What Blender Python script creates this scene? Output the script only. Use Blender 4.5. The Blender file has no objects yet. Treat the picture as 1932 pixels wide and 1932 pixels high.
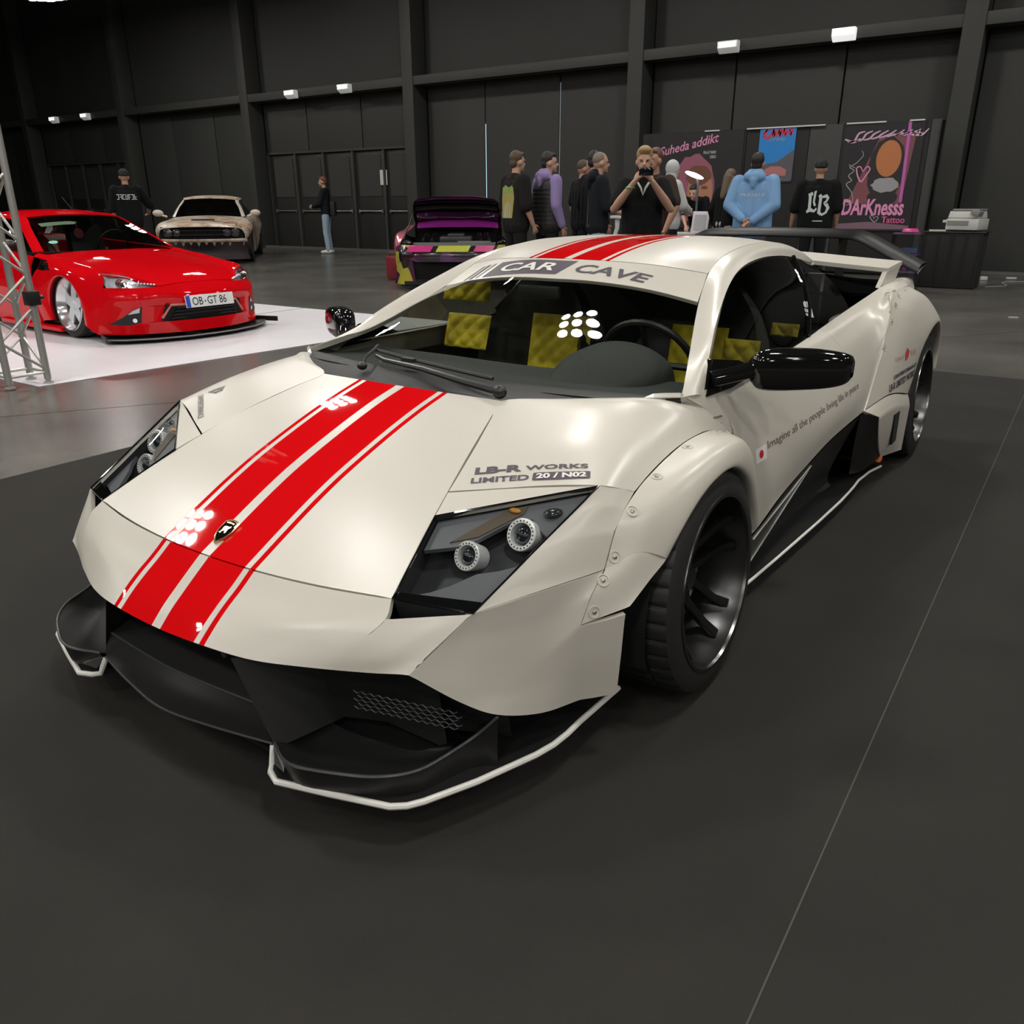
import bpy, bmesh, math, random
import numpy as np
from mathutils import Vector, Matrix
from mathutils.bvhtree import BVHTree
random.seed(7)
S = bpy.context.scene
COL = S.collection
# ------------------------------------------------------------------ camera
cam_d = bpy.data.cameras.new('camera'); cam = bpy.data.objects.new('camera', cam_d); COL.objects.link(cam)
CAM_POS = Vector((1.6537, -1.7693, 1.2080)); YAW = math.radians(34.449); PITCH = math.radians(20.675); ROLL = math.radians(-0.18)
fw = Vector((-math.sin(YAW)*math.cos(PITCH), math.cos(YAW)*math.cos(PITCH), -math.sin(PITCH)))
rt0 = Vector((math.cos(YAW), math.sin(YAW), 0)); up0 = rt0.cross(fw)
rt = rt0*math.cos(ROLL) + up0*math.sin(ROLL); up = rt.cross(fw)
m = Matrix((rt, up, -fw)).transposed().to_4x4(); m.translation = CAM_POS
cam.matrix_world = m
cam_d.sensor_width = 36.0; cam_d.lens = 1538.6/1932*36.0; cam_d.clip_start = 0.05; cam_d.clip_end = 200
S.camera = cam
# ------------------------------------------------------------------ world, exposure
w = bpy.data.worlds.new('hall_air'); S.world = w; w.use_nodes = True
w.node_tree.nodes['Background'].inputs[0].default_value = (0.55, 0.57, 0.60, 1)
w.node_tree.nodes['Background'].inputs[1].default_value = 0.03
S.view_settings.view_transform = 'Standard'; S.view_settings.look = 'None'
S.view_settings.gamma = 1.0; S.view_settings.use_curve_mapping = False
S.view_settings.exposure = 0.0
# LED floodlights hung under the hall roof: (x, y, z, turn, strength)
LAMP_SPOTS = []
# ------------------------------------------------------------------ materials
MATS = {}
def mat(name, col, rough=0.5, metal=0.0, coat=0.0, coat_rough=0.1, emit=None, estr=0.0, spec=0.5, noise=None, bump=None, sheen=0.0):
    if name in MATS: return MATS[name]
    M = bpy.data.materials.new(name); M.use_nodes = True
    nt = M.node_tree; b = nt.nodes['Principled BSDF']
    b.inputs['Base Color'].default_value = (*col, 1); b.inputs['Roughness'].default_value = rough
    b.inputs['Metallic'].default_value = metal; b.inputs['Coat Weight'].default_value = coat
    b.inputs['Coat Roughness'].default_value = coat_rough; b.inputs['Specular IOR Level'].default_value = spec
    b.inputs['Sheen Weight'].default_value = sheen
    if emit is not None:
        b.inputs['Emission Color'].default_value = (*emit, 1); b.inputs['Emission Strength'].default_value = estr
    if noise:   # (scale, colour2, contrast lo, hi)
        tc = nt.nodes.new('ShaderNodeTexCoord'); n = nt.nodes.new('ShaderNodeTexNoise'); n.inputs['Scale'].default_value = noise[0]; n.inputs['Detail'].default_value = 8
        r = nt.nodes.new('ShaderNodeValToRGB'); r.color_ramp.elements[0].position = noise[2]; r.color_ramp.elements[1].position = noise[3]
        r.color_ramp.elements[0].color = (*col, 1); r.color_ramp.elements[1].color = (*noise[1], 1)
        nt.links.new(tc.outputs['Object'], n.inputs['Vector']); nt.links.new(n.outputs[0], r.inputs[0]); nt.links.new(r.outputs[0], b.inputs['Base Color'])
    if bump:    # (scale, strength)
        tc = nt.nodes.new('ShaderNodeTexCoord'); n = nt.nodes.new('ShaderNodeTexNoise'); n.inputs['Scale'].default_value = bump[0]; n.inputs['Detail'].default_value = 6
        bp = nt.nodes.new('ShaderNodeBump'); bp.inputs['Strength'].default_value = bump[1]; bp.inputs['Distance'].default_value = 0.01
        nt.links.new(tc.outputs['Object'], n.inputs['Vector']); nt.links.new(n.outputs[0], bp.inputs['Height']); nt.links.new(bp.outputs[0], b.inputs['Normal'])
    MATS[name] = M; return M
def glass(name, tint, ior=1.5, rough=0.0, refl=1.0):
    if name in MATS: return MATS[name]
    M = bpy.data.materials.new(name); M.use_nodes = True; nt = M.node_tree; nt.nodes.clear()
    o = nt.nodes.new('ShaderNodeOutputMaterial'); t = nt.nodes.new('ShaderNodeBsdfTransparent'); g = nt.nodes.new('ShaderNodeBsdfGlossy')
    f = nt.nodes.new('ShaderNodeFresnel'); mx = nt.nodes.new('ShaderNodeMixShader'); ge = nt.nodes.new('ShaderNodeNewGeometry')
    t.inputs[0].default_value = (*tint, 1); g.inputs['Roughness'].default_value = rough; g.inputs['Color'].default_value = (refl, refl, refl, 1)
    f.inputs['IOR'].default_value = ior
    # the back face of a pane reflects like the front: flip the ior test off by feeding a front-facing normal
    sgn = nt.nodes.new('ShaderNodeMath'); sgn.operation = 'MULTIPLY_ADD'; sgn.inputs[1].default_value = 1/ior - ior; sgn.inputs[2].default_value = ior
    nt.links.new(ge.outputs['Backfacing'], sgn.inputs[0]); nt.links.new(sgn.outputs[0], f.inputs['IOR'])
    nt.links.new(f.outputs[0], mx.inputs[0]); nt.links.new(t.outputs[0], mx.inputs[1]); nt.links.new(g.outputs[0], mx.inputs[2]); nt.links.new(mx.outputs[0], o.inputs[0])
    MATS[name] = M; return M
# ------------------------------------------------------------------ objects
def tag(o, label=None, cat=None, group=None, kind=None):
    if label: o['label'] = label
    if cat: o['category'] = cat
    if group: o['group'] = group
    if kind: o['kind'] = kind
    return o
def empty(name, loc=(0,0,0), rz=0.0, label=None, cat=None, group=None, kind=None, parent=None):
    o = bpy.data.objects.new(name, None); COL.objects.link(o); o.location = loc; o.rotation_euler = (0,0,rz); o.empty_display_size = 0.2
    if parent: o.parent = parent
    return tag(o, label, cat, group, kind)
def shade(me, ang=35):
    me.polygons.foreach_set('use_smooth', [True]*len(me.polygons))
    if ang < 180:
        try: me.set_sharp_from_angle(angle=math.radians(ang))
        except Exception: pass
def obj(name, data, m=None, parent=None, ang=35, loc=None, label=None):
    """data: (verts, faces) or a bmesh -> one mesh object"""
    me = bpy.data.meshes.new(name)
    if isinstance(data, bmesh.types.BMesh): data.to_mesh(me); data.free()
    else: me.from_pydata([tuple(map(float, v)) for v in data[0]], [], [tuple(f) for f in data[1]])
    me.update(); shade(me, ang)
    if m is not None:
        for q in (m if isinstance(m, (list, tuple)) else [m]): me.materials.append(q)
    o = bpy.data.objects.new(name, me); COL.objects.link(o)
    if parent: o.parent = parent
    if loc: o.location = loc
    if label: o['label'] = label
    return o
class MB:
    """collects verts and faces; every face may carry a material slot"""
    def __init__(s): s.v = []; s.f = []; s.mi = []
    def add(s, v, f, mi=0):
        n = len(s.v); s.v += [tuple(map(float, p)) for p in v]; s.f += [tuple(i+n for i in q) for q in f]; s.mi += [mi]*len(f); return s
    def box(s, c, d, R=None, mi=0, taper=1.0):
        v = []
        for z in (-1,1):
            k = taper if z > 0 else 1
            for x, y in ((-1,-1),(1,-1),(1,1),(-1,1)):
                p = Vector((x*d[0]/2*k, y*d[1]/2*k, z*d[2]/2))
                if R is not None: p = R @ p
                v.append(p + Vector(c))
        return s.add(v, [(3,2,1,0),(4,5,6,7),(0,1,5,4),(1,2,6,5),(2,3,7,6),(3,0,4,7)], mi)
    def tube(s, P, r, n=10, mi=0, caps=True, closed=False):
        P = [Vector(p) for p in P]; k = len(P); rr = r if isinstance(r, (list, tuple)) else [r]*k
        v = []; prev = None
        for i, p in enumerate(P):
            if closed: d = P[(i+1) % k] - P[i-1]
            else: d = P[min(i+1, k-1)] - P[max(i-1, 0)]
            d.normalize()
            if prev is None:
                a = Vector((0,0,1)) if abs(d.z) < .9 else Vector((1,0,0)); x = d.cross(a).normalized()
            else: x = (prev - d*prev.dot(d)).normalized()
            prev = x; y = d.cross(x)
            for j in range(n):
                t = 2*math.pi*j/n; v.append(p + (x*math.cos(t) + y*math.sin(t))*rr[i])
        f = []
        for i in range(k if closed else k-1):
            for j in range(n): f.append((i*n+j, i*n+(j+1) % n, ((i+1) % k)*n+(j+1) % n, ((i+1) % k)*n+j))
        if caps and not closed: f.append(tuple(range(n-1,-1,-1))); f.append(tuple((k-1)*n+j for j in range(n)))
        return s.add(v, f, mi)
    def lathe(s, prof, n=48, axis='x', c=(0,0,0), mi=0, mod=None):
        """prof: [(axial, radius)]; mod(i, j, a, r) may alter one vertex"""
        v = []; f = []; k = len(prof)
        for j in range(n):
            t = 2*math.pi*j/n
            for i, (a, r) in enumerate(prof):
                if mod: a, r = mod(i, j, a, r)
                q, e = r*math.cos(t), r*math.sin(t)
                p = {'x': (a, q, e), 'y': (q, a, e), 'z': (q, e, a)}[axis]
                v.append((p[0]+c[0], p[1]+c[1], p[2]+c[2]))
        for j in range(n):
            for i in range(k-1): f.append((j*k+i, ((j+1) % n)*k+i, ((j+1) % n)*k+i+1, j*k+i+1))
        return s.add(v, f, mi)
    def prism(s, poly, h0, h1, fn=None, mi=0):
        """poly: 2-D outline; fn(u, v, h) -> 3-D point"""
        fn = fn or (lambda u, v, h: (u, v, h)); n = len(poly)
        v = [fn(u, q, h0) for u, q in poly] + [fn(u, q, h1) for u, q in poly]
        f = [tuple(range(n-1,-1,-1)), tuple(range(n, 2*n))] + [(i, (i+1) % n, n+(i+1) % n, n+i) for i in range(n)]
        return s.add(v, f, mi)
    def ell(s, c, r, n=14, k=9, mi=0, R=None, cut=None):
        v = []; f = []
        for i in range(k+1):
            a = math.pi*i/k
            for j in range(n):
                t = 2*math.pi*j/n; p = Vector((r[0]*math.sin(a)*math.cos(t), r[1]*math.sin(a)*math.sin(t), r[2]*math.cos(a)))
                if R is not None: p = R @ p
                v.append(p + Vector(c))
        for i in range(k):
            for j in range(n): f.append((i*n+j, (i+1)*n+j, (i+1)*n+(j+1) % n, i*n+(j+1) % n))
        return s.add(v, f, mi)
    def build(s, name, m=None, parent=None, ang=35, fix=True, bevel=0.0, label=None, loc=None):
        bm = bmesh.new(); vs = [bm.verts.new(p) for p in s.v]
        for q, mi in zip(s.f, s.mi):
            if len(set(q)) < 3: continue
            try: F = bm.faces.new([vs[i] for i in q]); F.material_index = mi
            except ValueError: pass
        bmesh.ops.remove_doubles(bm, verts=bm.verts, dist=1e-5)
        if fix: bmesh.ops.recalc_face_normals(bm, faces=bm.faces)
        if bevel: bmesh.ops.bevel(bm, geom=[e for e in bm.edges if len(e.link_faces) == 2 and e.calc_face_angle(0) > .5], offset=bevel, segments=2, affect='EDGES', profile=.6)
        return obj(name, bm, m, parent, ang, loc, label)
def rotz(a): return Matrix.Rotation(a, 3, 'Z')
def rot(ax, a): return Matrix.Rotation(a, 3, ax)
# ------------------------------------------------------------------ smooth sheets through 3-D nets
def cr(P, n):
    """Catmull-Rom curve through the rows of P, n spans per control span"""
    P = np.asarray(P, float); k = len(P)
    if k == 2: t = np.linspace(0, 1, n+1)[:, None]; return P[0]*(1-t)+P[1]*t if P.ndim == 2 else None
    Q = np.concatenate([[2*P[0]-P[1]], P, [2*P[-1]-P[-2]]]); out = []
    for i in range(k-1):
        p0, p1, p2, p3 = Q[i:i+4]
        for t in np.linspace(0, 1, n, endpoint=False):
            out.append(.5*((2*p1)+(-p0+p2)*t+(2*p0-5*p1+4*p2-p3)*t*t+(-p0+3*p1-3*p2+p3)*t**3))
    out.append(P[-1]); return np.array(out)
def crn(P, n):
    P = np.asarray(P, float); sh = P.shape
    r = cr(P.reshape(sh[0], -1), n) if sh[0] > 2 else np.stack([P[0]*(1-t)+P[1]*t for t in np.linspace(0, 1, n+1)]).reshape(n+1, -1)
    return r.reshape((-1,)+sh[1:])
def net(N, nu=6, nv=6, lin_u=False, lin_v=False):
    N = np.asarray(N, float)
    if lin_u: N = np.concatenate([np.stack([N[i]*(1-t)+N[i+1]*t for t in np.linspace(0, 1, nu, endpoint=False)]) for i in range(len(N)-1)]+[N[-1:]])
    else: N = crn(N, nu)
    N = np.swapaxes(N, 0, 1)
    N = crn(N, nv) if not lin_v else np.concatenate([np.stack([N[i]*(1-t)+N[i+1]*t for t in np.linspace(0, 1, nv, endpoint=False)]) for i in range(len(N)-1)]+[N[-1:]])
    return np.swapaxes(N, 0, 1)
def mirror_net(N): 
    N = np.array(N, float); N[..., 0] *= -1; return N
def full_net(N):
    """N[row][col] with col 0 on the centre line -> the net from the right side to the left"""
    N = np.asarray(N, float); L = N[:, 1:][:, ::-1].copy(); L[..., 0] *= -1
    return np.concatenate([L, N], 1)
def panel(name, grids, m, parent, core=(0, 1.5, .3), gap=.0018, flange=.014, ang=40, weld=.0012, label=None, thick=None, mir=False):
    """grids: list of point grids -> one skin whose free edges draw back by the panel gap and turn inward"""
    bm = bmesh.new()
    for G in grids:
        G = np.asarray(G, float)
        if mir: G = G.copy(); G[..., 0] *= -1
        r, c = G.shape[:2]; vs = [[bm.verts.new(G[i, j]) for j in range(c)] for i in range(r)]
        for i in range(r-1):
            for j in range(c-1):
                q = [vs[i][j], vs[i][j+1], vs[i+1][j+1], vs[i+1][j]]
                try: bm.faces.new(q)
                except ValueError: pass
    bmesh.ops.remove_doubles(bm, verts=bm.verts, dist=weld)
    bmesh.ops.dissolve_degenerate(bm, dist=1e-5, edges=bm.edges)
    bmesh.ops.recalc_face_normals(bm, faces=bm.faces)
    co = Vector(core)
    if sum(f.normal.dot(f.calc_center_median()-co)*f.calc_area() for f in bm.faces) < 0: bmesh.ops.reverse_faces(bm, faces=bm.faces)
    bm.normal_update()
    if flange:
        be = [e for e in bm.edges if e.is_boundary]; bv = set(v for e in be for v in e.verts); mv = {}
        for v in bv:
            d = Vector(); 
            for f in v.link_faces: d += f.calc_center_median() - v.co
            d -= v.normal*d.dot(v.normal)
            if d.length > 1e-9: mv[v] = d.normalized()*gap
        nrm = {v: v.normal.copy() for v in bv}
        for v, d in mv.items(): v.co += d
        g = bmesh.ops.extrude_edge_only(bm, edges=be)
        src = {}
        for e in g['geom']:
            if isinstance(e, bmesh.types.BMVert):
                for le in e.link_edges:
                    o = le.other_vert(e)
                    if o in nrm: src[e] = nrm[o]
        for v, n in src.items(): v.co -= n*flange
        bm.normal_update()
    o = obj(name, bm, m, parent, ang, label=label)
    return o
def both(name, grids, m, parent, **k):
    a = panel(name, grids, m, parent, **k); b = panel(name, grids, m, parent, mir=True, **k); return a, b
# ------------------------------------------------------------------ lettering laid on a surface
def text_bm(s, size=1.0, bold=0.0, shear=0.0, sx=1.0, align='LEFT', spacing=1.0):
    cu = bpy.data.curves.new('txt', 'FONT'); cu.body = s; cu.size = size; cu.offset = bold*size; cu.shear = shear; cu.align_x = align; cu.space_character = spacing
    cu.resolution_u = 3; cu.fill_mode = 'FRONT'
    o = bpy.data.objects.new('txt', cu); COL.objects.link(o); dg = bpy.context.evaluated_depsgraph_get(); me = o.evaluated_get(dg).to_mesh()
    bm = bmesh.new(); bm.from_mesh(me); o.evaluated_get(dg).to_mesh_clear(); bpy.data.objects.remove(o); bpy.data.curves.remove(cu)
    for v in bm.verts: v.co.x *= sx; v.co.z = 0
    return bm
def poly_bm(polys):
    bm = bmesh.new()
    for P in polys:
        vs = [bm.verts.new((p[0], p[1], 0)) for p in P]
        try: bm.faces.new(vs)
        except ValueError: pass
    bmesh.ops.triangulate(bm, faces=bm.faces); return bm
def bvh_of(objs):
    V = []; F = []
    for o in objs:
        n = len(V); V += [v.co.copy() for v in o.data.vertices]; F += [tuple(i+n for i in p.vertices) for p in o.data.polygons]
    return BVHTree.FromPolygons(V, F)
def lay(name, bm, m, parent, o3, ux, uy, bv=None, off=.0015, cutlen=.05, label=None, inv=None, warp=None):
    """put flat lettering at o3 with axes ux, uy; with bv it is pressed onto that surface"""
    o3 = Vector(o3); ux = Vector(ux).normalized(); uy = Vector(uy); uy = (uy - ux*uy.dot(ux)).normalized(); n = ux.cross(uy)
    if bv is not None:
        for _ in range(3):
            es = [e for e in bm.edges if e.calc_length() > cutlen]
            if not es: break
            bmesh.ops.subdivide_edges(bm, edges=es, cuts=1); bmesh.ops.triangulate(bm, faces=bm.faces)
    for v in bm.verts:
        x, y = v.co.x, v.co.y
        if warp: x, y = warp(x, y)
        p = o3 + ux*x + uy*y
        if bv is not None:
            h = bv.ray_cast(p + n*.3, -n, .8)
            if h[0] is None: h = bv.find_nearest(p)
            nn = h[1] if h[1].dot(n) > 0 else -h[1]
            p = h[0] + nn*off
        else: p = p + n*off
        v.co = p
    bm.normal_update()
    if sum(f.normal.dot(n)*f.calc_area() for f in bm.faces) < 0: bmesh.ops.reverse_faces(bm, faces=bm.faces)
    return obj(name, bm, m, parent, 180, label=label)
def glyphs(n, w, h, seed=1, slant=0.0):
    """a row of small letter-like marks, for print too blurred to read"""
    r = random.Random(seed); P = []; x = 0; cw = w/n
    for i in range(n):
        a = x+cw*.08; b = x+cw*.86; t = cw*.24
        for q in r.sample([[(a,0),(a+t,0),(a+t,h),(a,h)], [(b-t,0),(b,0),(b,h),(b-t,h)], [(a,h-t),(b,h-t),(b,h),(a,h)], [(a,0),(b,0),(b,t),(a,t)], [(a,h*.42),(b,h*.42),(b,h*.42+t),(a,h*.42+t)]], 3): P.append([(u+v*slant,v) for u,v in q])
        x += cw
    return P
def seat_wheel(W_, ground):
    """let the lowest point of a (cambered) tyre just touch the ground height of its car's frame"""
    R = W_.rotation_euler.to_matrix(); t = [c for c in W_.children if c.name.startswith('tyre')][0]
    W_.location.z = ground - min((R @ v.co).z for v in t.data.vertices)
# ------------------------------------------------------------------ the hall
blk = mat('black_wall_paint', (.030,.031,.029), .75, noise=(3.0,(.038,.039,.036),.35,.7), bump=(60,.08))
frm = mat('black_steel_frame', (.042,.043,.039), .6)
dark_panel = mat('black_wall_cladding', (.036,.037,.034), .7, bump=(40,.05))
gapm = mat('deep_gap', (.004,.004,.004), .9)
concrete = mat('polished_concrete', (.066,.064,.058), .26, spec=.55, noise=(.9,(.125,.118,.104),.35,.72), bump=(9,.02))
carpetm = mat('black_carpet', (.027,.0258,.0228), .95, spec=.15, noise=(2.2,(.033,.0315,.028),.3,.75), bump=(420,.35))
WY = 15.5; RY = 16.0
fl = obj('floor', ([(-46,-24,-.02),(20,-24,-.02),(20,17,-.02),(-46,17,-.02)], [(0,1,2,3)]), gapm); tag(fl, kind='structure')
# the floor is laid in long slabs whose joints run slantwise through the hall
A = math.radians(57); dv = Vector((math.cos(A), math.sin(A), 0)); nv = Vector((math.sin(A), -math.cos(A), 0)); base = Vector((-3.4,.95,0))
for k in range(-5, 6):
    a, b = k*6.0+.006, (k+1)*6.0-.006
    for t0, t1 in ((-42,-14.006),(-13.994,13.994),(14.006,42)):
        q = [base+nv*a+dv*t0, base+nv*b+dv*t0, base+nv*b+dv*t1, base+nv*a+dv*t1]
        o = MB().add([p+Vector((0,0,-.012)) for p in q]+[p+Vector((0,0,-.004)) for p in q], [(4,5,6,7),(0,1,5,4),(1,2,6,5),(2,3,7,6),(3,0,4,7)]).build('slab', concrete, fl)
# roof far above the view
ce = obj('ceiling', ([(-46,-24,11),(20,-24,11),(20,17,11),(-46,17,11)], [(3,2,1,0)]), blk); tag(ce, kind='structure')
for nm, q in (('wall_left', [(-46,-24,0),(-46,17,0),(-46,17,11),(-46,-24,11)]), ('wall_right', [(20,-24,0),(20,17,0),(20,17,11),(20,-24,11)]), ('wall_front', [(-46,-24,0),(20,-24,0),(20,-24,11),(-46,-24,11)])):
    tag(obj(nm, (q, [(0,1,2,3)]), blk), kind='structure')
wall = tag(obj('wall_back', ([(-46,RY+.09,-.02),(20,RY+.09,-.02),(20,RY+.09,11),(-46,RY+.09,11)], [(0,1,2,3)]), gapm), kind='structure')
cx = [-0.79-6.25*k for k in range(-3, 8)]
white_metal = mat('white_enamel', (.72,.72,.70), .4)
for k, x in enumerate(cx):
    MB().box((x,WY+.24,5.5), (.34,.52,11)).build('column', frm, wall, bevel=.008)
for k in range(len(cx)-1):
    x1, x0 = cx[k]-.17, cx[k+1]+.17; xm = (x0+x1)/2; W = x1-x0
    MB().box((xm,WY+.2,4.075), (W,.40,.20)).build('beam', frm, wall, bevel=.006)
    MB().box((xm,RY+.04,7.6), (W-.02,.06,6.8)).build('panel', dark_panel, wall)
    door_bay = k in (5, 7)
    zlo = 2.64 if door_bay else .02
    for j, (u0, u1) in enumerate(((0,.308),(.308,.667),(.667,1))):
        a, b = x0+W*u0, x0+W*u1; gL = .018 if j else .03; gR = .018 if j < 2 else .03
        MB().box(((a+gL+b-gR)/2,RY+.04,(zlo+3.98)/2), (b-a-gL-gR,.05,3.98-zlo)).build('panel', dark_panel, wall, bevel=.004)
# daylight that leaks between the cladding panels
leak = mat('daylight_leak', (.1,.1,.1), .5, emit=(.55,.86,1.0), estr=1.6); leakd = mat('daylight_leak_faint', (.1,.1,.1), .5, emit=(.62,.75,.80), estr=.28)
for x, z0, z1, wd, mm in ((-9.18,.6,3.80,.030,leakd),(-11.285,.5,3.78,.022,leakd),(-11.33,.5,3.05,.036,leak),(-13.30,.4,2.4,.022,leakd),(-23.64,3.15,3.42,.03,leakd),(-31.76,2.75,3.75,.05,leakd),(-25.77,2.9,3.5,.02,leakd)):
    MB().box((x,RY+.055,(z0+z1)/2), (wd,.012,z1-z0)).build('light_gap', mm, wall)
# escape doors in two bays
doorm = mat('black_door_leaf', (.022,.022,.020), .5); chrome_d = mat('dull_steel', (.30,.30,.29), .45, metal=.9)
def door_bank(n, x0, x1, leaves):
    d = empty('door_%d' % n, ((x0+x1)/2,RY,0)); tag(d, kind='structure'); xc = (x0+x1)/2
    MB().box((0,.02,2.63), (x1-x0,.10,.06)).build('door_head', frm, d)
    W = (x1-x0)/leaves
    for i in range(leaves+1): MB().box((x0+W*i-xc,.02,1.30), (.07,.10,2.58)).build('door_post', frm, d)
    for i in range(leaves):
        a = x0+W*i-xc
        lf = MB().box((a+W/2,.07,1.30), (W-.10,.05,2.56)).build('door_leaf', doorm, d, bevel=.004)
        MB().box((a+W/2,.035,1.95), (W-.34,.012,1.05)).build('door_panel', dark_panel, lf)
        MB().tube([(a+.14,.0,1.04),(a+W-.14,.0,1.04)], .017, 8).box((a+.14,.02,1.04), (.05,.07,.10)).box((a+W-.14,.02,1.04), (.05,.07,.10)).build('push_bar', chrome_d, lf)
    return d
d1 = door_bank(1, -19.30, -13.52, 5); door_bank(2, -31.8, -26.05, 5)
obj('door_notice', ([(-.13,-.0,-.19),(.13,0,-.19),(.13,0,.19),(-.13,0,.19)], [(0,1,2,3)]), mat('paper', (.62,.66,.60), .8), d1, loc=(-14.73+16.41,.005,1.90))
# wall joint at the floor
MB().box((-16,WY+.1,.03), (60,.03,.06)).build('baseboard_back', mat('grey_skirting', (.10,.10,.095), .6)); tag(bpy.data.objects['baseboard_back'], kind='structure')
# emergency lights on the beam
lamp_on = mat('lit_tube', (.9,.9,.9), .4, emit=(1,.97,.93), estr=2.2); lens = mat('emergency_light_lens', (.72,.74,.70), .3, emit=(.8,.82,.76), estr=.20); lens2 = mat('emergency_light_lens_lit', (.8,.8,.8), .3, emit=(1,.97,.95), estr=.75)
for i, (x, lit, lab) in enumerate(((-2.87,1,'bright lit emergency light on the beam above the pink tattoo banner'), (-5.02,0,'white emergency light on the beam above the booth, left of the bright one'), (-15.40,0,'white emergency light above the doors with a paper notice, right of its pair'), (-17.45,0,'white emergency light above the man at the doors, left of its pair'), (-27.73,0,'small emergency light on the far left beam, right of the pair'), (-29.76,0,'small emergency light on the far left beam, left of the pair'))):
    e = empty('emergency_light', (x,WY-.001,4.045), 0, lab, 'light', 'emergency lights along the wall beam')
    MB().prism([(0,-.10),(-.05,-.10),(-.16,-.02),(-.16,.10),(0,.10)], -.20, .20, lambda u, v, h: (h,u,v)).build('housing', lens2 if lit else lens, e, bevel=.01)
    MB().box((0,-.165,.055), (.34,.012,.035)).box((0,-.165,.0), (.34,.012,.02)).build('tube', lamp_on, e)
# carpet under the white car: two lengths with a join
for lab, x0, x1 in (('black carpet length under the white car with red stripes', -2.41, 1.437), ('black carpet length along the right side of the white car, beyond the pale join', 1.440, 5.4)):
    o = MB().box(((x0+x1)/2,.11,-.003), (x1-x0,10.22,.006)).build('carpet', carpetm, None); tag(o, lab, 'carpet', 'carpet lengths')
tag(MB().box((1.4385,.11,-.0005), (.0035,10.22,.003)).build('carpet_join_tape', mat('carpet_edge', (.060,.057,.051), .9), None), 'pale narrow join between the two black carpet lengths', 'carpet join')
# white vinyl mat under the red coupe
vin = mat('white_vinyl', (.74,.73,.76), .38, noise=(1.6,(.66,.65,.68),.3,.75), bump=(3,.12))
o = obj('vinyl_mat', ([(-13,.95,-.003),(-4.40,1.08,-.003),(-4.03,5.42,-.003),(-13,5.30,-.003),(-13,.95,.0),(-4.40,1.08,.0),(-4.03,5.42,.0),(-13,5.30,.0)], [(4,5,6,7),(0,1,5,4),(1,2,6,5),(2,3,7,6),(3,0,4,7)]), vin); tag(o, 'white vinyl display mat on the floor under the red coupe', 'mat')
MB().box((-6.4,5.0,.0008), (.012,.9,.0012)).build('mat_seam', gapm, o)
# ------------------------------------------------------------------ the white wide-body sports car
def stripe_paint():
    M = bpy.data.materials.new('pearl_white_with_red_stripes'); M.use_nodes = True; nt = M.node_tree; b = nt.nodes['Principled BSDF']
    tc = nt.nodes.new('ShaderNodeTexCoord'); sp = nt.nodes.new('ShaderNodeSeparateXYZ'); nt.links.new(tc.outputs['Object'], sp.inputs[0])
    ab = nt.nodes.new('ShaderNodeMath'); ab.operation = 'ABSOLUTE'; nt.links.new(sp.outputs[0], ab.inputs[0])
    def band(a, c):
        g = nt.nodes.new('ShaderNodeMath'); g.operation = 'GREATER_THAN'; g.inputs[1].default_value = a
        l = nt.nodes.new('ShaderNodeMath'); l.operation = 'LESS_THAN'; l.inputs[1].default_value = c
        p = nt.nodes.new('ShaderNodeMath'); p.operation = 'MULTIPLY'
        nt.links.new(ab.outputs[0], g.inputs[0]); nt.links.new(ab.outputs[0], l.inputs[0]); nt.links.new(g.outputs[0], p.inputs[0]); nt.links.new(l.outputs[0], p.inputs[1]); return p
    x, y = band(.0165, .1435), band(.161, .177)
    s = nt.nodes.new('ShaderNodeMath'); s.operation = 'ADD'; nt.links.new(x.outputs[0], s.inputs[0]); nt.links.new(y.outputs[0], s.inputs[1])
    mc = nt.nodes.new('ShaderNodeMix'); mc.data_type = 'RGBA'; mc.inputs[6].default_value = (*WHITE, 1); mc.inputs[7].default_value = (.60,.004,.006,1)
    nt.links.new(s.outputs[0], mc.inputs[0]); nt.links.new(mc.outputs[2], b.inputs['Base Color'])
    mr = nt.nodes.new('ShaderNodeMix'); mr.data_type = 'FLOAT'; mr.inputs[2].default_value = .42; mr.inputs[3].default_value = .65
    cw = nt.nodes.new('ShaderNodeMix'); cw.data_type = 'FLOAT'; cw.inputs[2].default_value = .35; cw.inputs[3].default_value = .8
    cq = nt.nodes.new('ShaderNodeMix'); cq.data_type = 'FLOAT'; cq.inputs[2].default_value = .26; cq.inputs[3].default_value = .03
    for n, i in ((mr,'Roughness'),(cw,'Coat Weight'),(cq,'Coat Roughness')): nt.links.new(s.outputs[0], n.inputs[0]); nt.links.new(n.outputs[0], b.inputs[i])
    sv = nt.nodes.new('ShaderNodeMix'); sv.data_type = 'FLOAT'; sv.inputs[2].default_value = .5; sv.inputs[3].default_value = .0; nt.links.new(s.outputs[0], sv.inputs[0]); nt.links.new(sv.outputs[0], b.inputs['Specular IOR Level'])
    return M
WHITE = (.545,.515,.450)
paint_s = stripe_paint()
paint = mat('pearl_white_satin', WHITE, .42, coat=.35, coat_rough=.26)
satin_black = mat('satin_black', (.012,.012,.012), .38)
matt_black = mat('matt_black_plastic', (.014,.014,.014), .6)
gloss_black = mat('gloss_black', (.006,.006,.006), .06, coat=.4, coat_rough=.03)
void = mat('dark_inside', (.003,.003,.003), .9)
rubber = mat('tyre_rubber', (.013,.013,.012), .62)
rimb = mat('black_alloy', (.018,.018,.018), .32, metal=.5)
rimlip = mat('dark_polished_lip', (.16,.16,.16), .24, metal=1.0)
steel = mat('machined_steel', (.62,.62,.60), .25, metal=1.0)
chrome = mat('chrome', (.85,.85,.85), .08, metal=1.0)
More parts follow.
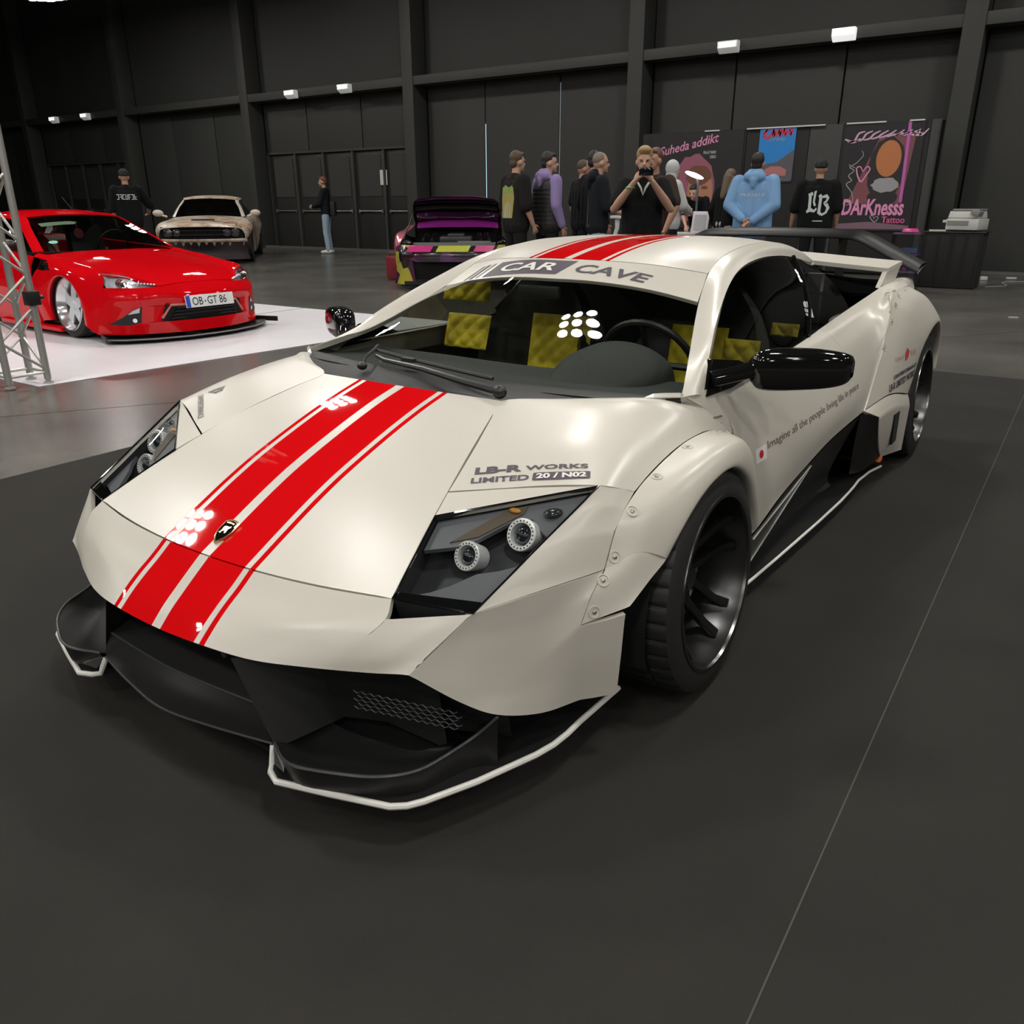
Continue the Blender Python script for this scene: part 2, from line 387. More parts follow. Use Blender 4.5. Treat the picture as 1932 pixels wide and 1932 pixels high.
ws_glass = glass('windscreen_glass', (.82,.86,.82)); side_glass = glass('side_glass', (.46,.48,.44)); lens_glass = glass('lamp_lens', (.86,.88,.88))
CAR_K = .938; CAR_LOC = (.1025,-.1097,.0749)     # the shell is drawn in its own units; scaled about the camera until the tyres stand on the carpet
car = empty('sports_car', CAR_LOC, 0, 'white low wide-body supercar with two red bonnet stripes and black wheels, in the foreground', 'car'); car.scale = (CAR_K,)*3
# --- bonnet
zc = lambda x: -.075*x*x
H = []  # body nets from here on: control points taken from image pixels, typed as coordinates
for yc, z, side in ((-.686,.409,(.555,-.622,.419)), (-.56,.474,(.540,-.560,.450)), (-.46,.523,(.513,-.465,.497)), (-.36,.566,(.487,-.365,.542)), (-.20,.624,(.445,-.215,.603)), (-.06,.669,(.398,-.062,.652)), (.050,.6975,(.355,.075,.692))):
    row = []
    for t in (0,.33,.66,1):
        x = side[0]*t; y = yc+(side[1]-yc)*t**2; zz = z+(side[2]-z)*t**2; row.append((x,y,zz))
    H.append(row)
hood_g = net(full_net(H), 6, 6)
bonnet = panel('bonnet', [hood_g], paint_s, car)
# --- nose and front bumper skin
N1 = [[(0,-.686,.409),(.185,-.679,.4095),(.37,-.659,.413),(.555,-.622,.4185)],
      [(0,-.727,.378),(.187,-.720,.378),(.377,-.702,.380),(.566,-.655,.388)],
      [(0,-.768,.346),(.182,-.762,.350),(.355,-.745,.350),(.537,-.698,.350)],
      [(0,-.806,.315),(.170,-.802,.319),(.330,-.780,.315),(.500,-.730,.315)],
      [(0,-.843,.278),(.160,-.841,.284),(.310,-.813,.279),(.455,-.761,.282)]]
N2 = [[(.566,-.655,.388),(.645,-.608,.397),(.724,-.562,.406)],
      [(.537,-.698,.350),(.620,-.655,.359),(.698,-.603,.368)],
      [(.500,-.730,.315),(.595,-.690,.320),(.671,-.645,.330)],
      [(.455,-.761,.282),(.562,-.714,.284),(.645,-.684,.293)]]
B1 = [[(.724,-.562,.406),(.756,-.50,.411),(.785,-.433,.415),(.825,-.343,.419),(.865,-.245,.423)],
      [(.700,-.600,.370),(.738,-.54,.352),(.770,-.475,.345),(.815,-.375,.345),(.8615,-.298,.377)],
      [(.672,-.643,.330),(.732,-.575,.28),(.768,-.505,.262),(.81,-.410,.262),(.855,-.331,.315)],
      [(.657,-.665,.310),(.730,-.595,.235),(.770,-.525,.205),(.81,-.42,.195),(.852,-.330,.22)],
      [(.645,-.684,.293),(.722,-.612,.215),(.775,-.545,.165),(.815,-.43,.120),(.850,-.315,.105)]]
B2 = [[(.855,-.331,.315),(.89,-.285,.318),(.922,-.240,.325)],[(.852,-.330,.22),(.885,-.287,.22),(.918,-.242,.22)],[(.850,-.315,.105),(.88,-.28,.105),(.910,-.240,.105)]]
n1 = net(full_net(N1), 6, 6); n2 = net(N2, 6, 6); b1 = net(B1, 6, 6, lin_u=True); b2 = net(B2, 6, 6, lin_u=True)
nose = panel('front_bumper', [n1, n2, mirror_net(n2), b1, mirror_net(b1), b2, mirror_net(b2)], paint_s, car, ang=24)
# --- front wings: the top behind the lamp and the blade between lamp and arch
F1 = [[(.476,-.324,.560),(.585,-.272,.573),(.695,-.216,.586),(.803,-.165,.592),(.855,-.085,.564)],
      [(.428,-.150,.624),(.550,-.105,.637),(.680,-.06,.644),(.785,-.02,.630),(.851,.0,.583)],
      [(.385,-.02,.665),(.525,.04,.676),(.660,.085,.679),(.778,.105,.651),(.846,.10,.598)],
      [(.355,.075,.692),(.505,.13,.696),(.655,.175,.694),(.772,.20,.662),(.842,.20,.607)],
      [(.50,.165,.698),(.615,.215,.699),(.705,.265,.691),(.782,.30,.661),(.838,.31,.607)],
      [(.64,.27,.699),(.70,.305,.697),(.752,.345,.685),(.798,.40,.650),(.832,.44,.594)],
      [(.765,.374,.696),(.775,.44,.668),(.788,.515,.636),(.81,.585,.585),(.830,.62,.545)]]
F2 = [[(.803,-.165,.592),(.83,-.125,.582),(.855,-.085,.564)],[(.783,-.264,.546),(.822,-.20,.554),(.858,-.14,.537)],[(.765,-.365,.500),(.813,-.28,.505),(.8615,-.195,.500)],[(.750,-.435,.466),(.803,-.345,.460),(.865,-.245,.423)],[(.738,-.495,.438),(.766,-.445,.433),(.800,-.398,.417)],[(.724,-.562,.406),(.7245,-.561,.406),(.726,-.558,.4065)]]
f1 = net(F1, 6, 6); f2 = net(F2, 8, 6, lin_u=True)
both('lamp_corner_panel', [net([[(.4985,-.404,.5275),(.4765,-.327,.5585)],[(.650,-.290,.5585),(.640,-.247,.579)],[(.800,-.168,.591),(.7995,-.166,.5918)]],6,4)], paint, car, gap=.001)
wing_l, wing_r = both('front_wing', [f1, f2], paint, car, ang=30)
# --- riveted arch flares
FS = [(.865,-.245,.423),(.860,-.178,.518),(.855,-.078,.566),(.850,.018,.586),(.845,.122,.600),(.840,.252,.609),(.835,.397,.601),(.830,.504,.581),(.830,.613,.546),(.84,.70,.44),(.85,.74,.30)]
FB = [(.912,-.165,.448),(.918,-.10,.513),(.924,-.035,.549),(.93,.035,.577),(.934,.115,.596),(.938,.205,.607),(.942,.30,.606),(.944,.40,.590),(.945,.485,.535),(.949,.54,.43),(.95,.585,.32)]
FL = [(.950,-.091,.414),(.958,-.052,.457),(.963,-.001,.496),(.966,.06,.528),(.968,.130,.549),(.970,.215,.558),(.970,.295,.548),(.968,.387,.508),(.965,.467,.446),(.960,.539,.349),(.955,.574,.268)]
FI = [(p[0]-.055,.2+(p[1]-.2)*.985,.23+(p[2]-.23)*.99) for p in FL]
fg = net(np.swapaxes(np.array([FS,FB,FL,FI]),0,1), 5, 8)
flare_f, _ = both('front_arch_flare', [fg], paint, car, ang=60, flange=.010)
FLo = [[(.855,-.232,.438),(.900,-.155,.463),(.938,-.083,.430)],[(.865,-.245,.423),(.912,-.165,.448),(.950,-.091,.414)],[(.8615,-.298,.377),(.905,-.22,.39),(.939,-.155,.38)],[(.855,-.331,.315),(.89,-.28,.326),(.925,-.226,.337)]]
flare_lo, _ = both('arch_flare_extension', [net(FLo,5,5)], paint, car, ang=60)
# --- body side: door and rear quarter to the flare joint, with the ledge under the glass
def lerp(a, b, t): return tuple(a[i]+(b[i]-a[i])*t for i in range(3))
ST = [ # shoulder inner, shoulder outer, side columns down to the sill
 [(.772,.40,.690),(.787,.515,.637),(.812,.60,.56),(.832,.66,.46),(.845,.70,.36),(.850,.73,.26),(.852,.76,.14)],
 [(.776,.66,.690),(.792,.70,.664),(.822,.73,.58),(.848,.76,.48),(.865,.78,.38),(.875,.80,.285),(.880,.82,.165)],
 [(.777,.95,.690),(.80,.97,.667),(.840,.98,.59),(.873,.99,.50),(.893,1.0,.41),(.900,1.01,.33),(.896,1.02,.234)],
 [(.775,1.25,.692),(.805,1.27,.674),(.850,1.27,.605),(.888,1.27,.52),(.912,1.27,.44),(.918,1.27,.37),(.911,1.27,.285)],
 [(.770,1.55,.703),(.808,1.56,.683),(.86,1.56,.62),(.90,1.55,.54),(.928,1.55,.47),(.937,1.54,.41),(.931,1.54,.335)],
 [(.765,1.90,.728),(.815,1.91,.711),(.872,1.92,.65),(.912,1.93,.57),(.938,1.94,.49),(.948,1.95,.43),(.949,1.955,.358)],
 [(.763,2.30,.757),(.82,2.33,.748),(.88,2.27,.70),(.92,2.20,.62),(.938,2.16,.555),(.946,2.08,.46),(.9495,1.965,.3595)],
 [(.762,2.75,.787),(.832,2.68,.789),(.885,2.48,.788),(.923,2.377,.736),(.938,2.264,.631),(.945,2.132,.522),(.950,1.970,.361)]]
sl = net(np.array(ST)[:, :2], 6, 3); sg = net(np.array(ST)[:, 1:], 6, 5)
door_g = sg[:29]; quarter_g = sg[28:]
door, _ = both('door', [sl[:29], door_g], paint, car, ang=28, gap=.0006, flange=.006)
QT = [[(.762,2.75,.787),(.832,2.68,.789),(.87,2.62,.803),(.898,2.576,.818)],[(.757,3.0,.800),(.80,2.95,.815),(.845,2.90,.822),(.885,2.862,.812)],[(.752,3.35,.812),(.79,3.30,.820),(.825,3.22,.815),(.875,3.10,.79)],[(.74,3.75,.79),(.77,3.7,.79),(.81,3.6,.77),(.873,3.36,.66)]]
QS = [[(.832,2.68,.789),(.885,2.48,.788),(.923,2.377,.736)],[(.87,2.62,.803),(.897,2.46,.799),(.925,2.377,.7365)],[(.898,2.576,.818),(.910,2.446,.793),(.925,2.377,.7365)]]
quarter, _ = both('rear_quarter_panel', [sl[28:], quarter_g, net(QT,5,5), net(QS,4,4)], paint, car, ang=28, gap=.0006, flange=.006)
# --- rear flare
RS = [(.950,1.970,.361),(.945,2.132,.522),(.938,2.264,.631),(.925,2.377,.736),(.910,2.446,.793),(.898,2.576,.818),(.885,2.862,.812),(.875,3.1,.79),(.872,3.3,.72),(.875,3.42,.6),(.88,3.45,.4)]
RL = [(1.022,2.60,.33),(1.028,2.66,.415),(1.035,2.68,.50),(1.042,2.71,.555),(1.047,2.75,.59),(1.052,2.84,.63),(1.055,2.97,.645),(1.053,3.09,.615),(1.05,3.19,.55),(1.045,3.27,.45),(1.04,3.29,.35)]
RM = [tuple((np.array(a)*.55+np.array(b)*.45)+np.array([.018,0,.022])) for a,b in zip(RS,RL)]; RM[0] = (.998,2.25,.388); RM[1] = (1.0,2.36,.49)
RI = [(p[0]-.06,2.97+(p[1]-2.97)*.97,.24+(p[2]-.24)*.98) for p in RL]
rg = net(np.swapaxes(np.array([RS,RM,RL,RI]),0,1), 5, 8)
flare_r, _ = both('rear_arch_flare', [rg], paint, car, ang=60, flange=.010)
# rear side scoop: white blade with a slot in front of the rear wheel
V1 = [[(.950,1.970,.359),(.998,2.25,.385),(1.022,2.60,.328)],[(.972,2.0,.345),(1.012,2.27,.358),(1.030,2.615,.30)],[(1.0,2.063,.320),(1.025,2.29,.325),(1.036,2.63,.265)]]
vent_sharp = [[(1.0,2.063,.320),(1.025,2.29,.325),(1.036,2.63,.265)],[(.997,2.13,.23),(1.02,2.33,.23),(1.033,2.64,.19)],[(.991,2.24,.13),(1.014,2.42,.12),(1.03,2.65,.11)],[(.986,2.343,.063),(1.005,2.50,.045),(1.028,2.655,.03)]]
both('side_scoop', [net(V1,5,5), net(vent_sharp,5,5)], paint, car, ang=50)
for sx in (1,-1):
    MB().prism([(2.30,.285),(2.40,.285),(2.44,.13),(2.36,.125)], -.004, .004, lambda u, v, h: (sx*(1.0225+(u-2.30)*.033+(v-.25)*.035+h),u,v)).build('scoop_slot', void, car)
both('intake_duct', [net([[(.948,1.93,.352),(.972,2.0,.340),(.999,2.063,.318)],[(.93,1.98,.22),(.96,2.07,.22),(.994,2.135,.228)],[(.90,2.12,.02),(.94,2.22,.02),(.983,2.343,.060)]],4,4)], satin_black, car, flange=0)
# --- black sills and skirt
SK = [[(.853,.66,.16),(.881,.82,.160),(.897,1.02,.229),(.912,1.27,.280),(.932,1.54,.330),(.950,1.955,.353)],
      [(.835,.66,.10),(.845,.82,.09),(.84,1.02,.10),(.84,1.27,.11),(.845,1.54,.12),(.87,1.96,.15)],
      [(.80,.66,.01),(.81,.82,.005),(.81,1.02,.005),(.815,1.27,.005),(.82,1.54,.005),(.84,1.98,.01)],
      [(.875,.66,-.006),(.882,.82,-.006),(.90,1.02,-.006),(.912,1.27,-.006),(.928,1.54,-.006),(.942,1.98,-.006)]]
both('side_sill', [net(SK,4,6)], satin_black, car, flange=0, ang=30)
for sx in (1,-1):
    out = [(.862,.52),(.886,.824),(.899,1.03),(.912,1.25),(.927,1.53),(.939,1.82),(.940,2.05),(.936,2.16),(.949,2.333),(.975,2.46)]
    MB().prism([(sx*a,b) for a,b in out]+[(sx*.78,2.46),(sx*.78,.52)], -.026, -.010).build('skirt_blade', satin_black, car, ang=30)
    MB().tube([(sx*(a+.001),b,-.015) for a,b in out], .0062, 8).build('skirt_edge', mat('white_edge_trim', (.72,.71,.66), .4), car)
    # little glazed fin at the front of the sill
    tri = [(.886,.74,.165),(.900,1.33,.272),(.886,.72,.085)]
    f = MB().add([(sx*(x+.012),y,z) for x,y,z in tri]+[(sx*(x+.006),y,z) for x,y,z in tri], [(0,1,2),(5,4,3),(0,3,4,1),(1,4,5,2),(2,5,3,0)]).build('sill_fin', mat('smoked_fin', (.05,.055,.045), .3), car)
    MB().tube([(sx*(tri[0][0]+.014),tri[0][1],tri[0][2]),(sx*(tri[1][0]+.014),tri[1][1],tri[1][2]),(sx*(tri[2][0]+.014),tri[2][1],tri[2][2])], .0027, 6).build('fin_edge', mat('fin_edge_grey', (.33,.33,.31), .4), f)
    # badge lamp on the skirt tail
    MB().box((sx*.975,2.36,.052), (.03,.05,.03)).build('side_marker', mat('amber_marker', (.75,.20,.04), .3), car, bevel=.004)
# --- roof, screen header, pillars
PI = [(.765,.374,.695),(.65,.690,.772),(.558,.965,.889),(.521,1.129,.974),(.505,1.273,1.017),(.50,1.457,1.045),(.505,1.685,1.058),(.515,1.935,1.049),(.54,2.137,1.011),(.578,2.23,.952)]
PO = [(.775,.519,.672),(.730,.66,.771),(.68,.828,.853),(.625,1.064,.940),(.595,1.266,.989),(.578,1.526,1.009),(.572,1.812,1.003),(.578,2.03,.980),(.581,2.15,.962),(.582,2.235,.950)]
PM = [lerp(a,b,.5) for a,b in zip(PI,PO)]; PM = [(x+.010,y,z+.008) for x,y,z in PM]
pg = net(np.swapaxes(np.array([PI,PM,PO]),0,1), 6, 5)
pillar, _ = both('screen_pillar', [pg], paint, car, ang=60, flange=.02)
RFr = [[(0,1.020,1.0145),(.173,1.020,1.0125),(.35,1.060,1.001),(.521,1.129,.974)],
       [(0,1.19,1.041),(.173,1.19,1.040),(.34,1.21,1.033),(.507,1.265,1.015)],
       [(0,1.40,1.064),(.173,1.40,1.063),(.34,1.42,1.058),(.500,1.450,1.044)],
       [(0,1.65,1.075),(.173,1.65,1.074),(.34,1.66,1.070),(.504,1.685,1.058)],
       [(0,1.95,1.072),(.173,1.95,1.071),(.34,1.95,1.066),(.515,1.94,1.048)],
       [(0,2.22,1.045),(.18,2.22,1.044),(.36,2.21,1.036),(.54,2.137,1.011)],
       [(0,2.40,1.015),(.19,2.39,1.013),(.38,2.35,1.0),(.575,2.235,.953)]]
roof = panel('roof', [net(full_net(RFr),6,6)], paint_s, car)
HD = [[(0,.905,.949),(.175,.915,.946),(.37,.940,.927),(.556,.966,.891)],[(0,.965,.985),(.174,.970,.982),(.36,1.0,.966),(.538,1.05,.934)],[(0,1.017,1.014),(.173,1.017,1.012),(.35,1.057,1.0005),(.520,1.127,.9735)]]
header = panel('screen_header', [net(full_net(HD),5,6)], paint, car)
WS = [[(0,.165,.718),(.18,.19,.714),(.40,.255,.705),(.60,.325,.698),(.762,.376,.694)],[(0,.41,.799),(.17,.425,.797),(.37,.478,.787),(.55,.525,.77),(.68,.60,.750)],[(0,.66,.877),(.17,.67,.876),(.36,.715,.863),(.53,.755,.845),(.613,.79,.812)],[(0,.903,.9475),(.175,.913,.945),(.365,.938,.926),(.48,.955,.907),(.556,.964,.889)]]
windscreen = panel('windscreen', [net(full_net(WS),8,6)], ws_glass, car, flange=0, gap=0)
# blackened glass border and scuttle
WB = np.array(WS)[0]
SC = [[(0,.057,.690),(.18,.062,.688),(.355,.082,.684),(.56,.21,.688),(.757,.368,.689)],[(0,.10,.690),(.18,.12,.687),(.38,.175,.683),(.585,.275,.686),(.760,.373,.690)],[(0,.172,.716),(.18,.197,.712),(.40,.262,.703),(.60,.332,.696),(.763,.380,.692)]]
panel('scuttle', [net(full_net(SC),5,6)], matt_black, car, flange=.03, gap=0)
# --- side glass, engine cover, flying tail
SGp = [[(.782,.52,.688),(.735,.66,.768),(.685,.83,.850),(.63,1.066,.937)],[(.775,.95,.693),(.742,1.05,.79),(.69,1.17,.89),(.598,1.27,.986)],[(.768,1.45,.694),(.73,1.5,.80),(.672,1.56,.91),(.580,1.60,1.008)],[(.764,1.85,.722),(.725,1.86,.81),(.665,1.87,.905),(.577,1.88,.998)],[(.763,2.28,.755),(.72,2.27,.82),(.66,2.255,.885),(.584,2.235,.949)]]
side_window, _ = both('side_window', [net(SGp,6,6)], side_glass, car, flange=0, gap=.004)
for sx in (1,-1):
    MB().tube([(sx*.766,1.62,.712),(sx*.725,1.73,.81),(sx*.66,1.83,.915),(sx*.585,1.92,.993)], .012, 6).build('window_divider', gloss_black, car)
EC = [[(0,2.42,1.008),(.25,2.40,1.002),(.45,2.34,.985),(.57,2.24,.950)],[(0,2.75,.925),(.25,2.74,.92),(.48,2.68,.885),(.665,2.50,.815)],[(0,3.1,.86),(.28,3.08,.855),(.52,3.0,.82),(.755,2.80,.782)],[(0,3.5,.82),(.3,3.48,.815),(.55,3.42,.80),(.752,3.35,.805)]]
panel('engine_cover', [net(full_net(EC),5,6)], mat('engine_cover_black', (.003,.003,.003), 1.0, spec=.0), car)
for k in range(5):
    y = 2.55+k*.16; z = .985-k*.034
    MB().box((0,y,z), (.78,.10,.012), R=rot('X',-.15)).build('louvre', MATS['engine_cover_black'], car, bevel=.003)
DT = [(-.80,3.19,.917),(-.55,3.24,.929),(-.26,3.27,.946),(0,3.28,.95),(.26,3.27,.946),(.55,3.24,.929),(.80,3.19,.917)]
DF = [(x*.955,y-.16,z-.030) for x,y,z in DT]
tail_g = net([DF,[lerp(a,b,.5) for a,b in zip(DF,DT)],DT],4,4)
panel('tail_blade', [tail_g], paint, car, core=(0,3,-5), flange=.022, gap=0)
for sx in (1,-1):
    MB().add([(sx*.765,3.04,.885),(sx*.80,3.19,.912),(sx*.785,3.16,.825),(sx*.742,2.97,.765),(sx*.740,3.05,.885),(sx*.775,3.2,.912),(sx*.76,3.17,.825),(sx*.717,2.98,.765)], [(0,1,2,3),(7,6,5,4),(0,4,5,1),(1,5,6,2),(2,6,7,3),(3,7,4,0)]).build('tail_support', paint, car)
# rear wing, carbon black
def aero(path, chord, th, name, m, tilt=.12):
    g = []
    for (x,y,z) in path:
        sec = []
        for a, h in ((0,0),(.06,.45),(.25,1),(.55,.85),(1,.08),(1,-.05),(.5,.15),(.1,-.35),(0,0)):
            sec.append((x, y+a*chord, z+h*th+a*chord*tilt))
        g.append(sec)
    return panel(name, [net(g,4,2,lin_v=False)], m, car, flange=0, gap=0, core=(0,path[0][1]+.1,0.9))
wp = [(-.835,3.50,.835),(-.66,3.50,.92),(-.50,3.48,1.0),(-.40,3.47,1.018),(-.2,3.46,1.022),(0,3.46,1.024),(.2,3.46,1.022),(.40,3.47,1.018),(.50,3.48,1.0),(.66,3.50,.92),(.835,3.50,.835)]
aero(wp, .30, .030, 'rear_wing', mat('dull_carbon', (.005,.0055,.0055), .42, spec=.12))
for sx in (1,-1): MB().box((sx*.38,3.62,.90), (.014,.16,.26)).build('wing_stay', satin_black, car)
# tail and floor so that the shell is closed
MB().box((0,1.55,.06), (1.40,3.7,.05)).build('floor_pan', satin_black, car)
MB().box((0,3.45,.5), (1.62,.25,.55), taper=.95).build('rear_bumper', satin_black, car, bevel=.05)
# ------------------------------------------------------------------ LED floodlights under the hall roof, the outer ones added as fill
led = mat('led_module', (1,1,1), .5, emit=(1.0,.97,.92), estr=205.0)
alu = mat('lamp_casting', (.25,.25,.25), .5, metal=.6)
def floodlight(x, y, z, a, tilt, lab='nine-module LED floodlight in the roof grid, part of it added as unseen fill'):
    e = empty('floodlight', (x,y,z), a, lab, 'floodlight', 'LED floodlights under the hall roof'); R = rot('X', tilt)
    MB().box((0,0,.06), (.76,.76,.10), R=R).build('housing', alu, e, bevel=.01)
    b = MB()
    for i in (-1,0,1):
        for j in (-1,0,1):
            n = 14; c = Vector((i*.255,j*.255,.0))
            b.add([R @ (c+Vector((.09*math.cos(2*math.pi*k/n),.09*math.sin(2*math.pi*k/n),0))) for k in range(n)], [tuple(range(n-1,-1,-1))])
    b.build('led_module', led, e, fix=False)
    MB().box((0,0,.0+ (11-z)/2+.1), (.04,.04,11-z-.1)).build('hanger', alu, e)
GX = (13.8,8.2,2.4,-3.3,-8.9,-14.5,-20.6); GY = (-17.1,-11.5,-5.9,-.3,5.4,11.1)  # front rows and right-hand columns are added, unseen lamps filling the car's side
for x in GX:
    for y in GY:
        if (x < -14 and y < -6) or (x > 13 and y > 0): continue
        if x < -20 and y > 11: floodlight(-21.05, 11.1, 5.99, .2, .15, 'nine-module LED floodlight at the top left edge of the picture')
        elif (x,y) == (-3.3,5.4): floodlight(-2.76, 5.52, 7.0, .50, -.45)
        elif (x,y) == (-3.3,-.3): floodlight(-3.9, -.26, 7.0, 1.2, -.2)
        elif (x,y) == (-8.9,-.3): floodlight(-9.06, -.38, 7.0, 1.5, -.45)
        elif (x,y) == (-8.9,5.4): floodlight(-8.76, 5.15, 7.0, 1.0, -.45)
        else: floodlight(x, y, 7.0, .3, 0)
# ------------------------------------------------------------------ white car: chin, lamps, wheels, mirrors, cabin
edge_white = mat('white_edge_trim', (.72,.71,.66), .4)
cavity = mat('intake_black', (.007,.007,.007), .55)
# centre chin
CH = [[(-.335,-.807,.070),(-.17,-.842,.070),(0,-.865,.070),(.17,-.842,.070),(.335,-.807,.070)],
      [(-.315,-.808,.115),(-.165,-.832,.117),(0,-.850,.118),(.165,-.832,.117),(.315,-.808,.115)],
      [(-.292,-.800,.155),(-.15,-.813,.157),(0,-.822,.159),(.15,-.813,.157),(.292,-.800,.155)],
      [(-.285,-.72,.185),(-.15,-.73,.185),(0,-.735,.187),(.15,-.73,.185),(.285,-.72,.185)],
      [(-.25,-.70,.27),(-.15,-.70,.27),(0,-.70,.27),(.15,-.70,.27),(.25,-.70,.27)]]
panel('chin_spoiler', [net(CH[:3],5,5), net(CH[2:4],5,5), net(CH[3:],4,5)], satin_black, car, ang=25, flange=0, gap=0)
edge_s = mat('edge_highlight_grey', (.045,.048,.05), .28)  # paler than the black plastic: the edge highlight is put into the colour
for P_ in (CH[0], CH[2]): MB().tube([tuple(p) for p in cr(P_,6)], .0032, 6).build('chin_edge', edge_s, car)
MB().box((0,-.60,.02), (.70,.36,.012), R=rot('X',.03)).build('under_tray', satin_black, car)
for sx in (1,-1):
    pl = [(.246,-.822,.268),(.338,-.805,.066),(.36,-.62,.05),(.30,-.60,.27)]
    MB().add([(sx*x,y,z) for x,y,z in pl]+[(sx*(x+.02),y+.02,z) for x,y,z in pl], [(0,1,2,3),(7,6,5,4),(0,4,5,1),(1,5,6,2),(2,6,7,3),(3,7,4,0)]).build('intake_strut', cavity, car)
    # corner of the chin: a small flat facet
    MB().add([(sx*.338,-.808,.070),(sx*.385,-.815,.062),(sx*.405,-.838,.042),(sx*.36,-.825,.035),(sx*.36,-.79,.04)], [(0,1,2,3),(0,4,1),(1,4,2),(2,4,3),(3,4,0)]).build('chin_corner', mat('grey_satin_plastic', (.05,.048,.046), .35), car)
    # splitter blade with its white edge
    so = [(.338,-.800),(.346,-.822),(.360,-.838),(.396,-.853),(.521,-.816),(.657,-.772),(.685,-.750),(.706,-.719),(.761,-.605),(.817,-.456),(.831,-.40),(.836,-.345),(.836,-.289),(.845,-.10)]
    MB().prism([(sx*a,b) for a,b in so]+[(sx*.70,-.10),(sx*.338,-.5)], .016, .029).build('splitter', satin_black, car)
    MB().tube([(sx*.336,-.806,.066),(sx*.342,-.816,.042)]+[(sx*a,b-.001,.024) for a,b in so[1:]], .0075, 8).build('splitter_edge', edge_white, car)
    # scoop above it
    E0 = [(.350,-.812,.080),(.445,-.851,.090),(.557,-.814,.090),(.637,-.770,.090),(.690,-.714,.094),(.716,-.637,.102),(.742,-.575,.122),(.777,-.549,.164)]
    lo = [(x*.985+.004,y*.985,.030) for x,y,z in E0]
    inn = [(x*.90+.03,y*.90-.0,.050+.3*(z-.09)) for x,y,z in E0]
    bk = [(x*.80+.06,-.60+(y+.6)*.25,.055+.4*(z-.09)) for x,y,z in E0]
    for nm, rows, mm in (('scoop_lip', [lo, E0], satin_black), ('scoop_bowl', [E0, inn, bk], cavity)):
        g = np.swapaxes(np.array(rows),0,1); panel(nm, [net(g,5,3)], mm, car, mir=(sx<0), flange=0, gap=0, ang=50, core=(0.55*sx,-.4,.3))
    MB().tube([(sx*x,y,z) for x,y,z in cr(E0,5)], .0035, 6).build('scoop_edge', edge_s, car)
    # dark back of the side intake and its honeycomb
    bp = [(.33,-.655,.06),(.33,-.66,.285),(.64,-.60,.28),(.76,-.50,.21),(.76,-.47,.06)]
    MB().add([(sx*x,y,z) for x,y,z in bp], [(0,1,2,3,4)]).build('intake_back', void, car)
    hx = MB()
    for r in range(5):
        for c in range(12):
            u = c*.022+(r % 2)*.011; v = r*.0105
            if u < .26: 
                p = Vector((.455+u*.93,-.662+u*.27,.128+v-.02*u)); 
                for a0, a1 in (((0,.006),(.011,.0)),((.011,.0),(.022,.006))):
                    q0 = Vector((p.x+a0[0]*.93,p.y+a0[0]*.27,p.z+a0[1])); q1 = Vector((p.x+a1[0]*.93,p.y+a1[0]*.27,p.z+a1[1]))
                    hx.tube([(sx*q0.x,q0.y,q0.z),(sx*q1.x,q1.y,q1.z)], .0017, 4, caps=False)
    tag(hx.build('honeycomb_mesh', mat('mesh_grey', (.028,.031,.032), .4), car), kind='stuff')
MB().add([(-.66,-.58,.05),(.66,-.58,.05),(.62,-.58,.33),(-.62,-.58,.33)], [(0,1,2,3)]).build('intake_back_centre', void, car)
for x in (-.13,.115): MB().tube([(x,-.735,.20),(x,-.752,.20)], .009, 10).box((x-.03,-.742,.224), (.028,.008,.006)).build('tow_eye_cap', mat('grey_satin_plastic', (.05,.048,.046), .35), car)
